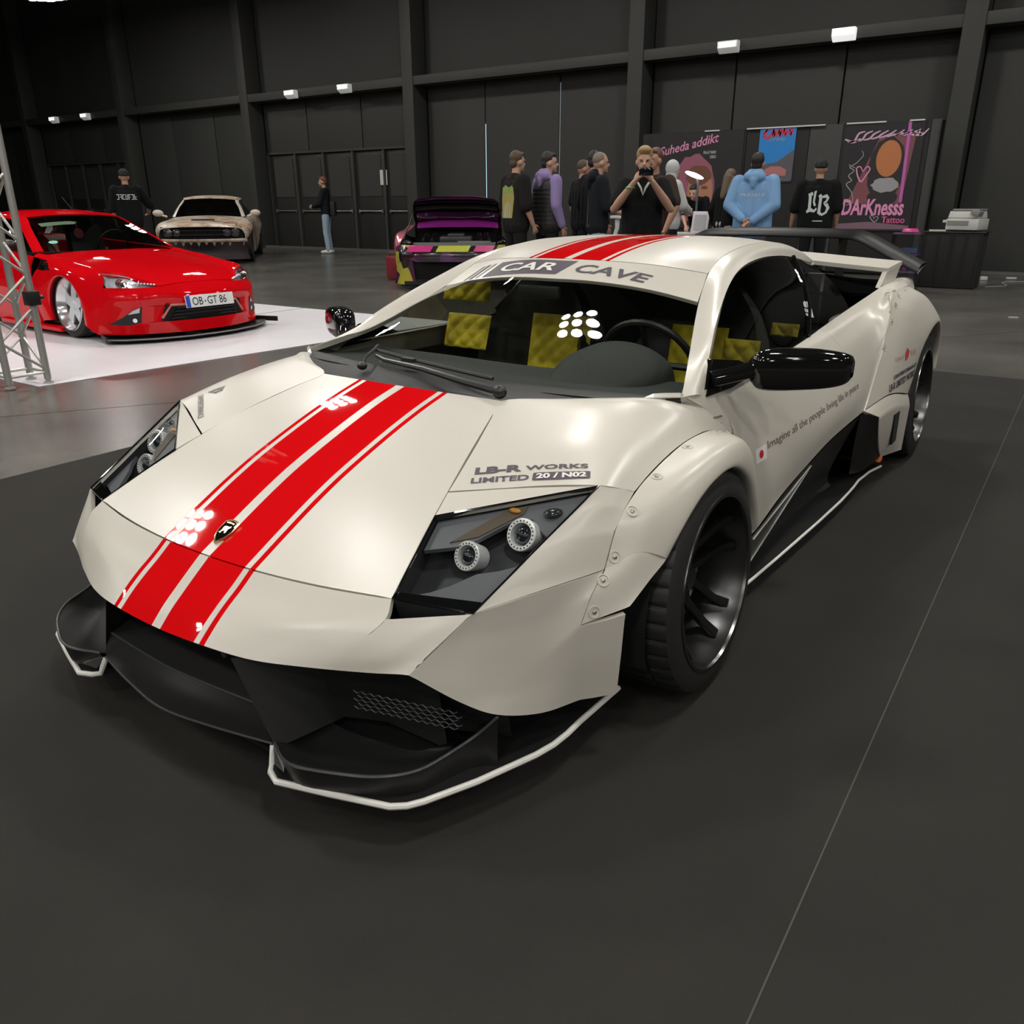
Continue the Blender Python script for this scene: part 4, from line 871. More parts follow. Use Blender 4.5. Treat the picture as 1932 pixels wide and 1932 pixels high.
HO = [[(.700,0,.525),(.690,.2,.522),(.655,.40,.503)],[(.56,0,.572),(.55,.22,.571),(.50,.50,.558)],[(.30,0,.632),(.29,.26,.632),(.24,.60,.617)],[(-.10,0,.690),(-.10,.28,.691),(-.12,.64,.672)],[(-.45,0,.733),(-.45,.30,.733),(-.47,.66,.712)],[(-.80,0,.772),(-.81,.33,.771),(-.84,.68,.752)]]
pan('bonnet', [net(sway(HO),5,5)], red, gt)
# wing top and side round the arch
FT = [[(.655,.40,.504),(.62,.455,.515),(.57,.50,.54)],[(.50,.50,.558),(.48,.55,.57),(.45,.60,.585)],[(.24,.60,.617),(.29,.67,.622),(.335,.75,.612)],[(-.0,.625,.655),(.02,.70,.668),(.06,.78,.652)],[(-.25,.65,.69),(-.23,.72,.700),(-.20,.79,.680)],[(-.60,.67,.727),(-.58,.735,.738),(-.56,.80,.71)],[(-.84,.68,.752),(-.84,.745,.765),(-.82,.81,.745)]]
ta = [200,178,152,125,95,62,36,10,-18]
inner = [(-.2+.335*math.cos(math.radians(t)),.885,.262+.325*math.sin(math.radians(t))) for t in ta]
outer = [(-.80,.855,.10),(-.82,.875,.33),(-.82,.86,.55),(-.56,.80,.71),(-.20,.79,.68),(.06,.78,.652),(.335,.75,.612),(.375,.80,.46),(.305,.862,.07)]
mid = [tuple((np.array(a)*.5+np.array(b)*.5)+np.array([0,.025,.012])) for a, b in zip(inner, outer)]
lipi = [(x,.845,z) for x,y,z in inner]
FSd = net(np.swapaxes(np.array([outer,mid,inner,lipi]),0,1), 4, 5)
pan2('front_wing', [net(FT,5,4), FSd], red, gt, ang=45)
DR = [[(-.82,.81,.745),(-.82,.86,.64),(-.82,.878,.50),(-.82,.878,.33),(-.81,.86,.10)],[(-1.3,.80,.775),(-1.3,.862,.66),(-1.3,.885,.50),(-1.3,.882,.33),(-1.3,.865,.09)],[(-1.85,.795,.80),(-1.85,.865,.68),(-1.85,.89,.52),(-1.85,.885,.33),(-1.85,.865,.09)]]
dr_, dl_ = pan2('door', [net(DR,6,5)], red, gt)
QR = [[(-1.85,.795,.80),(-1.85,.865,.68),(-1.85,.89,.52),(-1.85,.885,.33),(-1.85,.865,.09)],[(-2.3,.78,.825),(-2.3,.86,.72),(-2.3,.895,.60),(-2.33,.895,.40),(-2.3,.87,.09)],[(-2.75,.74,.85),(-2.75,.84,.77),(-2.75,.905,.68),(-2.75,.905,.62),(-2.75,.90,.60)],[(-3.2,.70,.87),(-3.2,.81,.78),(-3.2,.88,.66),(-3.14,.885,.42),(-3.2,.86,.12)],[(-3.75,.62,.88),(-3.75,.72,.76),(-3.72,.78,.60),(-3.72,.78,.40),(-3.72,.76,.15)]]
pan2('rear_wing_panel', [net(QR,6,5)], red, gt)
# front bumper skin with the grille mouth left open
cols = [0,.2,.40,.60,.745,.84]
def bp(c, z):
    y = cols[c]; base = [.825,.815,.755,.655,.515,.37][c]
    dx = {.52:-.105,.42:-.012,.33:-.02,.185:-.045,.075:-.035}[z]
    yy = y + ({.33:-.045,.185:.042}.get(z,0) if c == 2 else 0)
    if z == .52: return ([.70,.69,.66,.555,.425,.372][c], [0,.2,.41,.60,.742,.785][c], [.522,.519,.500,.494,.499,.50][c])
    if c == 5: return ({.42:.370,.33:.352,.185:.325,.075:.303}[z], {.42:.812,.33:.835,.185:.855,.075:.866}[z], z)
    return (base+dx, yy + (.02 if z < .2 and c > 3 else 0), z)
zs = [.52,.42,.33,.185,.075]
P = [[bp(c,z) for c in range(6)] for z in zs]
top_g = net(sway(P[:3]), 4, 4); low_g = net(sway(P[3:]), 4, 4)
sd = net([[P[2][c] for c in range(2,6)],[lerp(P[2][c],P[3][c],.5) for c in range(2,6)],[P[3][c] for c in range(2,6)]], 4, 4)
bmp = pan('front_bumper', [top_g, low_g, sd, ymir(sd)], red, gt, ang=30, weld=.004)
grl = mat('grille_black', (.010,.010,.010), .5)
flat_prism([(.745,-.40,.335),(.765,-.2,.335),(.765,.2,.335),(.745,.40,.335),(.705,.455,.18),(.735,.2,.18),(.735,-.2,.18),(.705,-.455,.18)], (-.02,0,0), 'grille_back', void, gt)
for k in range(4): MB().box((.760-.012*k,0,.305-.033*k), (.03,.62+.03*k,.012)).build('grille_slat', grl, gt)
MB().tube([(P[3][2][0]+.004,-P[3][2][1],P[3][2][2]+.03)]+[(P[2][c][0]+.004,s_*P[2][c][1],P[2][c][2]) for s_, c in ((-1,2),(-1,1),(1,0),(1,1),(1,2))]+[(P[3][2][0]+.004,P[3][2][1],P[3][2][2]+.03)], .013, 8).build('grille_trim', mat('pale_red_trim', (.55,.16,.13), .5), gt)
# number plate
pl = MB().box((0,0,0), (.012,.52,.112)).build('number_plate', mat('plate_white', (.72,.72,.72), .45), gt, bevel=.003, loc=(.842,.0,.355)); pl.rotation_euler = (0,-.12,0)
lay('plate_band', poly_bm([[(-.258,-.054),(-.215,-.054),(-.215,.054),(-.258,.054)]]), mat('plate_blue', (.03,.08,.45), .4), pl, (.0062,0,0), (0,1,0), (0,0,1), None, .001)
def plate_txt(s, x, y, sz): lay('plate_lettering', text_bm(s, sz, .006, 0, .80), mat('plate_ink', (.03,.03,.03), .5), pl, (.0062,x,y), (0,1,0), (0,0,1), None, .001)
plate_txt('OB', -.195, -.036, .105); plate_txt('\u2022', -.065, -.030, .07); plate_txt('GT', -.035, -.036, .105); plate_txt('86', .098, -.036, .105)
# lamps
lampw = mat('clear_lamp', (.50,.52,.55), .12, metal=.6); 
for sy in (1,-1):
    q = [(.662,.400,.500),(.565,.60,.484),(.435,.760,.482),(.338,.772,.628),(.455,.622,.606),(.575,.502,.553)]
    g = [[q[0],q[5],q[4],q[3]],[lerp(q[0],q[1],.5),lerp(q[5],q[1],.45),lerp(q[4],q[2],.45),lerp(q[3],q[2],.45)],[q[0],q[1],lerp(q[1],q[2],.6),q[2]]]
    g = np.array(g)+np.array([.012,.006,.012]); hl_ = pan('headlamp', [net(g,4,4)], glass('coupe_lamp_glass', (.8,.82,.84)), gt, mir=sy<0, flange=0, gap=0)
    pan('lamp_bowl', [net(np.array(g)-np.array([.05,.01,.02]),3,4)], mat('lamp_bowl_grey', (.42,.42,.44), .3, metal=.5), hl_, mir=sy<0, flange=0, gap=0)
    MB().lathe([(.03,.0),(.03,.03),(.034,.038),(-.03,.042)], 20, axis='x', c=(.47,sy*.655,.53)).build('projector', chrome, hl_)
    b = MB()
    for k in range(9): t = k/8; b.ell((.635-.14*t,sy*(.43+.17*t),.517+.02*t), (.009,.012,.008), 8, 5)
    tag(b.build('lamp_beads', mat('led_bead', (.8,.8,.8), .3, emit=(1,1,1), estr=.25), hl_), kind='stuff')
    fg_ = bvh_of([bmp]); o = Vector((.60,sy*.70,.24)); n_ = Vector((.75,sy*.62,.1)).normalized(); uy = Vector((0,0,1)); ux = uy.cross(n_)
    sgn = -sy
    lay('fog_recess', poly_bm([[(sgn*.115,.09),(sgn*.085,-.06),(sgn*-.02,-.078),(sgn*-.20,-.068),(sgn*-.06,.0),(sgn*.03,.06)]]), grl, gt, o, ux, uy, fg_, .003, .05)
    lay('day_lamp', poly_bm([[(sgn*.095,.080),(sgn*.085,.035),(sgn*-.02,.020),(sgn*.03,.055)]]), mat('clear_lamp', (.5,.52,.55), .12), gt, o, ux, uy, fg_, .006, .05)
    lay('fog_lamp', poly_bm([[(sgn*.035+.02*math.cos(k*.42),-.035+.02*math.sin(k*.42)) for k in range(15)]]), chrome, gt, o, ux, uy, fg_, .007, .05)
    # splitter fins at the corners
    MB().box((.46,sy*.90,.06), (.30,.012,.05), R=rotz(sy*.35)).build('splitter_fin', satin_black, gt)
    MB().tube([(.62,sy*.36,.04),(.72,sy*.36,.12)], .006, 6).build('splitter_rod', satin_black, gt)
MB().prism([(.30,-.86),(.49,-.87),(.62,-.78),(.76,-.55),(.85,-.25),(.865,0),(.85,.25),(.76,.55),(.62,.78),(.49,.87),(.30,.86)], .030, .043).build('splitter', satin_black, gt)
MB().tube([(x,y,.043) for x,y in ((.40,-.87),(.49,-.872),(.62,-.782),(.76,-.552),(.85,-.25),(.866,0),(.85,.25),(.76,.552),(.62,.782),(.49,.872),(.40,.87))], .006, 6).build('splitter_lip', mat('grey_edge', (.25,.24,.22), .4), gt)
MB().box((-.8,0,.10), (2.2,1.60,.06)).build('floor_pan', satin_black, gt)
both_sill = [MB().box((-1.0,s_*.86,.075), (1.3,.08,.05)).build('side_skirt', red, gt, bevel=.01) for s_ in (1,-1)]
# glasshouse
WSg = [[(-.78,0,.777),(-.80,.35,.777),(-.845,.69,.780)],[(-1.02,0,.91),(-1.03,.33,.905),(-1.08,.625,.89)],[(-1.27,0,1.03),(-1.28,.30,1.022),(-1.31,.56,1.0)],[(-1.50,0,1.118),(-1.50,.27,1.112),(-1.51,.50,1.092)]]
ws2 = pan('windscreen', [net(sway(WSg),4,5)], gtw, gt, flange=0, gap=0)
RF2 = [[(-1.505,0,1.120),(-1.505,.27,1.114),(-1.515,.50,1.094)],[(-1.85,0,1.165),(-1.85,.28,1.158),(-1.85,.53,1.130)],[(-2.3,0,1.165),(-2.3,.28,1.158),(-2.3,.53,1.125)],[(-2.7,0,1.12),(-2.7,.27,1.11),(-2.7,.50,1.075)]]
pan('roof', [net(sway(RF2),5,5)], red, gt)
AP = [[(-.845,.69,.781),(-.86,.73,.782),(-.90,.775,.775)],[(-1.08,.625,.891),(-1.10,.665,.888),(-1.15,.700,.880)],[(-1.31,.56,1.001),(-1.33,.60,.995),(-1.38,.630,.982)],[(-1.515,.50,1.094),(-1.55,.545,1.085),(-1.60,.575,1.062)],[(-1.85,.53,1.131),(-1.86,.565,1.115),(-1.88,.59,1.085)],[(-2.3,.53,1.126),(-2.3,.565,1.108),(-2.3,.59,1.075)],[(-2.7,.50,1.076),(-2.7,.54,1.055),(-2.66,.585,1.01)]]
pan2('pillar', [net(AP,5,4)], red, gt, ang=60)
SGl = [[(-.92,.772,.778),(-1.16,.70,.880),(-1.385,.628,.982),(-1.60,.574,1.062)],[(-1.5,.775,.79),(-1.55,.72,.89),(-1.62,.65,1.0),(-1.75,.582,1.076)],[(-2.1,.765,.815),(-2.1,.71,.90),(-2.1,.65,1.0),(-2.1,.592,1.08)],[(-2.72,.74,.85),(-2.70,.70,.90),(-2.69,.64,.96),(-2.66,.588,1.01)]]
pan2('side_window', [net(SGl,5,4)], glass('coupe_side_glass', (.25,.27,.25)), gt, flange=0, gap=0)
pan('rear_window', [net(sway([[(-2.7,0,1.118),(-2.7,.27,1.108),(-2.7,.50,1.074)],[(-3.1,0,.99),(-3.1,.28,.98),(-3.1,.55,.94)],[(-3.4,0,.895),(-3.4,.30,.89),(-3.4,.60,.868)]]),4,4)], gtw, gt, flange=0, gap=0)
pan('boot_lid', [net(sway([[(-3.4,0,.893),(-3.4,.30,.888),(-3.4,.66,.872)],[(-3.6,0,.90),(-3.6,.3,.895),(-3.6,.64,.878)],[(-3.78,0,.905),(-3.78,.3,.90),(-3.75,.61,.88)]]),4,4)], red, gt)
MB().box((-3.72,0,.5), (.10,1.5,.75), taper=.85).build('rear_bumper', red, gt, bevel=.03)
MB().add([(-.82,-.66,.765),(-.82,.66,.765),(-1.35,.68,.72),(-1.35,-.68,.72),(-1.4,.68,.3),(-1.4,-.68,.3)], [(0,1,2,3),(3,2,4,5)]).build('dashboard', trim, gt)
for y in (-.36,.36): MB().box((-2.05,y,.62), (.16,.46,.75), R=rot('Y',-.15), taper=.8).box((-2.13,y,1.02), (.10,.24,.16)).build('seat', leather, gt, bevel=.03)
R2 = rot('Y', .45); MB().tube([Vector((-1.45,.36,.80))+R2 @ Vector((0,.17*math.cos(k*.26),.17*math.sin(k*.26))) for k in range(24)], .012, 6, closed=True).build('steering_wheel', leather, gt)
MB().box((-2.4,0,.4), (2.0,1.45,.5)).build('cabin_floor', void, gt)
bw2 = bvh_of([ws2])
lay('green_badge', poly_bm([[(.045*math.cos(k*.4),.03*math.sin(k*.4)) for k in range(16)]]), mat('mint_sticker', (.12,.50,.36), .5), gt, (-.97,-.52,.87), (0,1,0), (-.6,0,.4), bw2, .003)
lay('screen_light_patch', poly_bm([[(-.50,-.02),(-.15,-.02),(-.10,.035),(-.16,.06),(-.50,.06)]]), mat('screen_light_pale', (.50,.60,.50), .6), gt, (-1.36,.06,1.03), (0,1,0), (-.6,0,.4), bw2, -.03)  # added pale card: brightness in the windscreen is put into its colour
MB().tube([(-1.30,-.10,1.045),(-1.28,-.10,.985)], .004, 5).lathe([(-.005,.0),(-.005,.05),(.005,.05),(.005,0)], 16, axis='x', c=(-1.27,-.10,.93)).build('hanging_tag', mat('maroon_tag', (.18,.03,.04), .5), gt)
for sy in (1,-1):
    road_wheel(gt, (-.205,sy*.845,.300), .302, .245, .20, sy, (mat('pale_alloy', (.68,.70,.74), .35, metal=.15), mat('polished_dish', (.80,.80,.82), .16, metal=.85)), MATS['brake_steel'], camber=.10, dish=.06, wspoke=.06, name='front_wheel')
    road_wheel(gt, (-2.77,sy*.865,.302), .305, .245, .22, sy, (mat('pale_alloy', (.68,.70,.74), .35, metal=.15), mat('polished_dish', (.80,.80,.82), .16, metal=.85)), MATS['brake_steel'], camber=.10, dish=.085, wspoke=.055, name='rear_wheel')
    b = MB(); n = 14; v = []
    for yy in (.55,.845):
        for i in range(n+1): t = math.pi*(-.12+1.24*i/n); v.append((-.205+.335*math.cos(t),sy*yy,.262+.325*math.sin(t)))
    b.add(v, [(i,i+1,n+2+i,n+1+i) for i in range(n)]).build('arch_liner', void, gt)
    # black vent blade on the wing, mirror
    bf = bvh_of([bpy.data.objects[o.name] for o in gt.children if o.name.startswith(('front_wing','door'))])
    o = Vector((-.60,sy*.83,.66)); ux = Vector((1,0,-.08)); n_ = Vector((0,sy*.9,.4)).normalized(); uy = n_.cross(ux) if sy < 0 else n_.cross(ux)
    lay('wing_vent', poly_bm([[(-.12,-.045*1),(.02,-.05),(.20,-.03),(.09,.03),(-.11,.055)]]), gloss_black, gt, o, ux, uy if uy.z > 0 else -uy, bf, .004, .05)
    if sy < 0: ms = MB(); ms.ell((-1.02,sy*.96,.84), (.07,.11,.065), 14, 8).tube([(-1.0,sy*.80,.79),(-1.0,sy*.88,.81)], .02, 8).build('door_mirror', satin_black, gt)
MB().tube([(-1.75,.12,1.16),(-1.95,.12,1.30)], .003, 5).build('aerial', satin_black, gt)
# ------------------------------------------------------------------ aluminium truss leg by the mat
alu2 = mat('truss_aluminium', (.50,.49,.46), .38, metal=.75)
tr = empty('truss_tower', (-4.585,1.05,.0012), 0, 'aluminium lattice truss leg standing at the left edge beside the white mat', 'truss')
cs = [(.125,.135),(-.125,.135),(-.125,-.135),(.125,-.135)]
for x, y in cs:
    MB().tube([(x,y,.03),(x,y,4.2)], .0245, 14).build('chord', alu2, tr)
    MB().tube([(x,y,0),(x,y,.03)], .018, 10).lathe([(0,.0),(0,.035),(.012,.035),(.012,0)], 14, axis='z', c=(x,y,0)).build('foot', alu2, tr)
for i in range(4):
    (ax_,ay), (bx_,by) = cs[i], cs[(i+1) % 4]
    for z in (.08,): MB().tube([(ax_,ay,z),(bx_,by,z)], .011, 8).build('brace', alu2, tr)
    for k in range(9):
        z0 = .10+.44*k; p, q = ((ax_,ay),(bx_,by)) if k % 2 == i % 2 else ((bx_,by),(ax_,ay))
        MB().tube([(p[0],p[1],z0),(q[0],q[1],z0+.22)], .010, 8).build('brace', alu2, tr); MB().tube([(q[0],q[1],z0+.22),(p[0],p[1],z0+.44)], .010, 8).build('brace', alu2, tr)
MB().box((.125,.135,.60), (.085,.085,.10)).tube([(.125,.18,.60),(.125,.22,.60)], .016, 8).build('clamp', satin_black, tr, bevel=.01)
# ------------------------------------------------------------------ muscle car with a rust wrap, far left
def rust_paint():
    M = mat('rust_patina_wrap', (.50,.40,.30), .42, coat=.25, coat_rough=.2); nt = M.node_tree; b = nt.nodes['Principled BSDF']
    tc = nt.nodes.new('ShaderNodeTexCoord'); n = nt.nodes.new('ShaderNodeTexNoise'); n.inputs['Scale'].default_value = 2.6; n.inputs['Detail'].default_value = 9; n.inputs['Roughness'].default_value = .7
    r = nt.nodes.new('ShaderNodeValToRGB'); cr_ = r.color_ramp
    cr_.elements[0].position = .36; cr_.elements[0].color = (.17,.080,.045,1); cr_.elements[1].position = .56; cr_.elements[1].color = (.60,.52,.43,1)
    e = cr_.elements.new(.46); e.color = (.46,.32,.22,1)
    nt.links.new(tc.outputs['Object'], n.inputs['Vector']); nt.links.new(n.outputs[0], r.inputs[0]); nt.links.new(r.outputs[0], b.inputs['Base Color']); return M
rust = rust_paint()
mc = empty('muscle_car', (-15.05,10.40,0), math.radians(-43), 'rust-patina wide muscle car with black grille, parked behind the red coupe', 'car')
MH = [[(.80,0,.80),(.79,.35,.795),(.74,.70,.775)],[(.70,0,.845),(.69,.35,.84),(.66,.72,.825)],[(.2,0,.91),(.2,.36,.90),(.18,.74,.885)],[(-.35,0,.955),(-.36,.36,.945),(-.38,.75,.925)],[(-.72,0,.985),(-.74,.37,.975),(-.80,.74,.95)]]
pan('bonnet', [net(sway(MH),5,5)], rust, mc)
flat_prism([(.30+.085*math.sin(k*.393),.25*math.cos(k*.393),.902-.085*math.sin(k*.393)*.12) for k in range(16)], (0,0,.012), 'bonnet_scoop', void, mc)
MS = [[(.76,.70,.775),(.76,.84,.72),(.74,.90,.60),(.72,.90,.48)],[(.45,.73,.855),(.45,.92,.80),(.40,1.0,.70),(.40,1.0,.62)],[(0,.74,.895),(0,.94,.85),(0,1.02,.76),(0,1.02,.70)],[(-.45,.75,.93),(-.45,.92,.86),(-.42,.99,.72),(-.40,.99,.58)],[(-.80,.74,.95),(-.80,.90,.87),(-.80,.94,.65),(-.80,.93,.20)],[(-2.2,.78,1.0),(-2.2,.92,.90),(-2.2,.96,.65),(-2.2,.93,.20)],[(-3.0,.78,1.02),(-3.0,.95,.92),(-3.0,1.03,.75),(-3.0,1.0,.60)],[(-3.9,.72,1.0),(-3.9,.88,.90),(-3.9,.92,.6),(-3.9,.88,.30)]]
pan2('body_side', [net(MS,5,5)], rust, mc)
MF = [[(.80,0,.80),(.79,.40,.793),(.74,.72,.772),(.66,.86,.72)],[(.83,0,.775),(.82,.40,.768),(.77,.73,.745),(.68,.88,.69)]]
pan('grille_brow', [net(sway(MF),4,4)], rust, mc)
ML = [[(.80,0,.52),(.79,.40,.52),(.745,.74,.525),(.66,.91,.53)],[(.85,0,.495),(.84,.42,.495),(.79,.76,.50),(.69,.93,.50)],[(.83,0,.455),(.82,.42,.455),(.77,.76,.455),(.68,.93,.455)]]
pan('bumper_bar', [net(sway(ML),4,4)], rust, mc)
LW = [[(.82,0,.455),(.81,.42,.455),(.76,.76,.455),(.68,.92,.455)],[(.74,0,.25),(.79,.42,.25),(.75,.76,.25),(.67,.92,.25)],[(.86,0,.09),(.85,.42,.09),(.80,.78,.09),(.70,.96,.09)]]
pan('lower_bumper', [net(sway(LW),4,4)], mat('deep_maroon', (.014,.005,.006), .6), mc)
flat_prism([(.72,-.84,.77),(.72,.84,.77),(.70,.86,.52),(.70,-.86,.52)], (-.02,0,0), 'grille_back', void, mc)
for k in range(2): MB().box((.735,0,.60+.09*k), (.02,1.3,.018)).build('grille_bar', grl, mc)
for sy in (1,-1):
    for y, r in ((.52,.075),(.70,.085)):
        l = MB().lathe([(-.03,r*.95),(.012,r),(.016,r*.88),(.0,r*.8)], 24, axis='x', c=(.745,sy*y,.645)).build('headlamp_ring', mat('smoked_chrome', (.25,.25,.25), .2, metal=1), mc)
        MB().lathe([(.0,r*.8),(.010,r*.5),(.013,0)], 20, axis='x', c=(.742,sy*y,.645)).build('headlamp_lens', mat('dark_lens', (.03,.03,.035), .08, coat=1), l)
    MB().lathe([(-.15,.001),(-.13,.20),(.0,.22),(.0,.33),(-.25,.34),(-.25,.0)], 36, axis='y', c=(0,sy*.98,.335)).build('front_wheel', rubber, mc) if sy > 0 else MB().lathe([(.15,.001),(.13,.20),(.0,.22),(.0,.33),(.25,.34),(.25,.0)], 36, axis='y', c=(0,sy*.98,.335)).build('front_wheel', rubber, mc)
    MB().lathe([(-.02*sy,.001),(.0,.33),(-.25*sy,.34),(-.25*sy,.0)], 36, axis='y', c=(-2.95,sy*.99,.335)).build('rear_wheel', rubber, mc)
    MB().ell((-.62,sy*1.07,1.04), (.06,.12,.075), 14, 8).tube([(-.60,sy*.88,.96),(-.62,sy*1.0,1.0)], .025, 8).build('door_mirror', mat('cream_paint', (.60,.54,.46), .4), mc)
for i, y in enumerate((-.84,-.70,-.56,-.40,-.24,-.08,.08,.24,.40,.56,.70,.84)):
    x = .835-.16*abs(y)**2.2*1.1; h = .085 if i % 2 else .06
    MB().add([(x+.01,y-.04,.45),(x+.01,y+.04,.45),(x+.012,y,.45-h),(x-.01,y-.04,.45),(x-.01,y+.04,.45),(x-.01,y,.45-h)], [(0,2,1),(3,4,5),(0,1,4,3),(1,2,5,4),(2,0,3,5)]).build('painted_tooth', mat('tooth_grey', (.17,.165,.155), .5), mc)
mwg = [[(-.70,0,.985),(-.72,.38,.98),(-.80,.74,.955)],[(-1.05,0,1.20),(-1.06,.36,1.19),(-1.13,.66,1.165)],[(-1.38,0,1.36),(-1.40,.33,1.35),(-1.45,.58,1.325)]]
pan('windscreen', [net(sway(mwg),5,5)], glass('muscle_glass', (.14,.15,.15)), mc, flange=0, gap=0)
pan('roof', [net(sway([[(-1.38,0,1.362),(-1.40,.33,1.352),(-1.45,.58,1.327)],[(-1.55,0,1.41),(-1.57,.34,1.40),(-1.60,.62,1.365)],[(-2.2,0,1.43),(-2.2,.35,1.42),(-2.2,.64,1.38)],[(-3.0,0,1.32),(-3.0,.34,1.31),(-3.0,.60,1.27)],[(-3.7,0,1.05),(-3.7,.36,1.05),(-3.7,.66,1.02)]]),4,5)], rust, mc)
pan2('pillar', [net([[(-.80,.74,.955),(-.84,.79,.96),(-.90,.82,.955)],[(-1.13,.66,1.167),(-1.17,.70,1.16),(-1.22,.73,1.15)],[(-1.45,.58,1.328),(-1.50,.62,1.32),(-1.56,.65,1.30)],[(-2.2,.64,1.381),(-2.2,.66,1.36),(-2.2,.68,1.34)],[(-3.0,.60,1.27),(-3.0,.64,1.24),(-3.0,.68,1.2)]],4,4)], mat('cream_paint', (.60,.54,.46), .4), mc, ang=60)
pan2('side_window', [net([[(-.92,.82,.955),(-1.24,.73,1.15),(-1.57,.65,1.30)],[(-1.9,.80,.99),(-1.9,.74,1.17),(-1.9,.67,1.32)],[(-2.9,.79,1.02),(-2.9,.74,1.12),(-2.9,.68,1.20)]],4,4)], gloss_black, mc, flange=0)
MB().box((-1.6,0,.45), (3.6,1.7,.5)).build('cabin_floor', void, mc)
# ------------------------------------------------------------------ show car with the bonnet up
def camo(nm, cols, scale=3.0):
    M = mat(nm, cols[0], .22, coat=.8, coat_rough=.04); nt = M.node_tree; b = nt.nodes['Principled BSDF']
    tc = nt.nodes.new('ShaderNodeTexCoord'); n = nt.nodes.new('ShaderNodeTexVoronoi'); n.inputs['Scale'].default_value = scale; r = nt.nodes.new('ShaderNodeValToRGB'); r.color_ramp.interpolation = 'CONSTANT'
    el = r.color_ramp.elements; el[0].color = (*cols[0],1); el[1].position = 1/len(cols); el[1].color = (*cols[1],1)
    for i in range(2, len(cols)): q = el.new(i/len(cols)); q.color = (*cols[i],1)
    sp = nt.nodes.new('ShaderNodeSeparateColor'); nt.links.new(tc.outputs['Object'], n.inputs['Vector']); nt.links.new(n.outputs['Color'], sp.inputs[0]); nt.links.new(sp.outputs[0], r.inputs[0]); nt.links.new(r.outputs[0], b.inputs['Base Color']); return M
pink = camo('pink_graphic_wrap', [(.06,.015,.05),(.012,.010,.012),(.50,.14,.18),(.10,.03,.11),(.012,.010,.012),(.40,.38,.05),(.02,.015,.02)], 3.4)
magenta = mat('magenta_gloss', (.38,.03,.34), .15, coat=1); hot = mat('hot_pink_gloss', (.60,.04,.22), .25, coat=.6); lime = mat('lime_gloss', (.52,.55,.06), .25, coat=.6)
pc = empty('show_car', (-6.75,8.95,0), math.radians(-55), 'pink and purple show car with raised bonnet and open engine bay, behind the white car', 'car')
PB = [[(.78,0,.62),(.76,.42,.62),(.66,.72,.64),(.50,.86,.64)],[(.86,0,.52),(.84,.42,.52),(.72,.76,.52),(.52,.90,.52)],[(.86,0,.40),(.84,.42,.40),(.72,.78,.40),(.52,.91,.40)]]
pan('front_bumper', [net(sway(PB),5,5)], pink, pc)
flat_prism([(.79,-.62,.44),(.79,.62,.44),(.76,.60,.14),(.76,-.60,.14)], (-.02,0,0), 'grille_back', void, pc)
PL = [[(.84,.62,.42),(.72,.78,.42),(.52,.91,.42)],[(.82,.60,.25),(.72,.78,.25),(.52,.90,.25)],[(.84,.58,.07),(.74,.80,.07),(.54,.93,.07)]]
pan2('bumper_corner', [net(PL,5,5)], pink, pc)
MB().box((.80,0,.10), (.14,1.5,.05)).build('splitter', satin_black, pc)
for y0, y1, m_ in ((-.66,-.30,hot),(-.22,.26,lime),(.34,.62,hot)): flat_prism([(.80,y0,.625),(.80,y1,.625),(.845,y1-.05,.54),(.845,y0-.05,.54)], (.012,0,.008), 'bumper_stripe', m_, pc)
PF = [[(.55,.84,.64),(.50,.90,.60),(.47,.93,.50)],[(.25,.78,.78),(.22,.92,.76),(.20,.96,.66)],[(0,.75,.82),(0,.91,.80),(0,.96,.70)],[(-.4,.72,.86),(-.4,.88,.82),(-.4,.94,.66)],[(-.75,.72,.90),(-.75,.88,.84),(-.75,.92,.55)]]
pan2('front_wing', [net(PF,5,5)], mat('pink_gloss', (.50,.12,.16), .2, coat=.8), pc)
pan2('body_side', [net([[(-.75,.72,.90),(-.75,.90,.75),(-.75,.92,.15)],[(-2.4,.74,.93),(-2.4,.92,.78),(-2.4,.93,.15)],[(-3.7,.68,.95),(-3.7,.85,.8),(-3.7,.85,.3)]],5,5)], pink, pc)
# engine bay
MB().add([(.60,-.72,.56),(.60,.72,.56),(-.72,.72,.60),(-.72,-.72,.60),(.60,-.72,.80),(.60,.72,.60),(-.72,.72,.90),(-.72,-.72,.90)], [(0,1,2,3),(3,2,6,7)]).build('bay_floor', void, pc)
MB().box((-.1,0,.66), (.62,.50,.16)).box((-.1,0,.75), (.50,.26,.06)).build('engine_block', mat('engine_black', (.03,.03,.03), .3), pc, bevel=.02)
for y in (-.5,-.36,.40,.52): MB().tube([(.35,y,.66),(.0,y*.9,.76),(-.45,y,.74)], .035, 10).build('intake_pipe', mat('pipe_steel', (.35,.35,.37), .2, metal=1), pc)
MB().box((.52,0,.64), (.06,1.3,.05)).box((.50,.3,.67), (.05,.5,.03)).build('slam_panel', mat('bay_grey', (.22,.23,.22), .35), pc)
for s_ in (1,-1):
    MB().lathe([(.0,.085),(.01,.10),(-.05,.10)], 20, axis='x', c=(.58,s_*.72,.63)).ell((.57,s_*.72,.63), (.02,.08,.08)).build('headlamp', gloss_black, pc)
    MB().tube([(.52,s_*.80,.66),(-.55,s_*.66,1.20)], .012, 6).build('bonnet_strut', satin_black, pc)
    MB().lathe([(-.02*s_,.001),(.0,.31),(-.22*s_,.32),(-.22*s_,.0)], 32, axis='y', c=(0,s_*.92,.32)).build('front_wheel', rubber, pc)
    MB().lathe([(-.02*s_,.001),(.0,.31),(-.22*s_,.32),(-.22*s_,.0)], 32, axis='y', c=(-2.7,s_*.92,.32)).build('rear_wheel', rubber, pc)
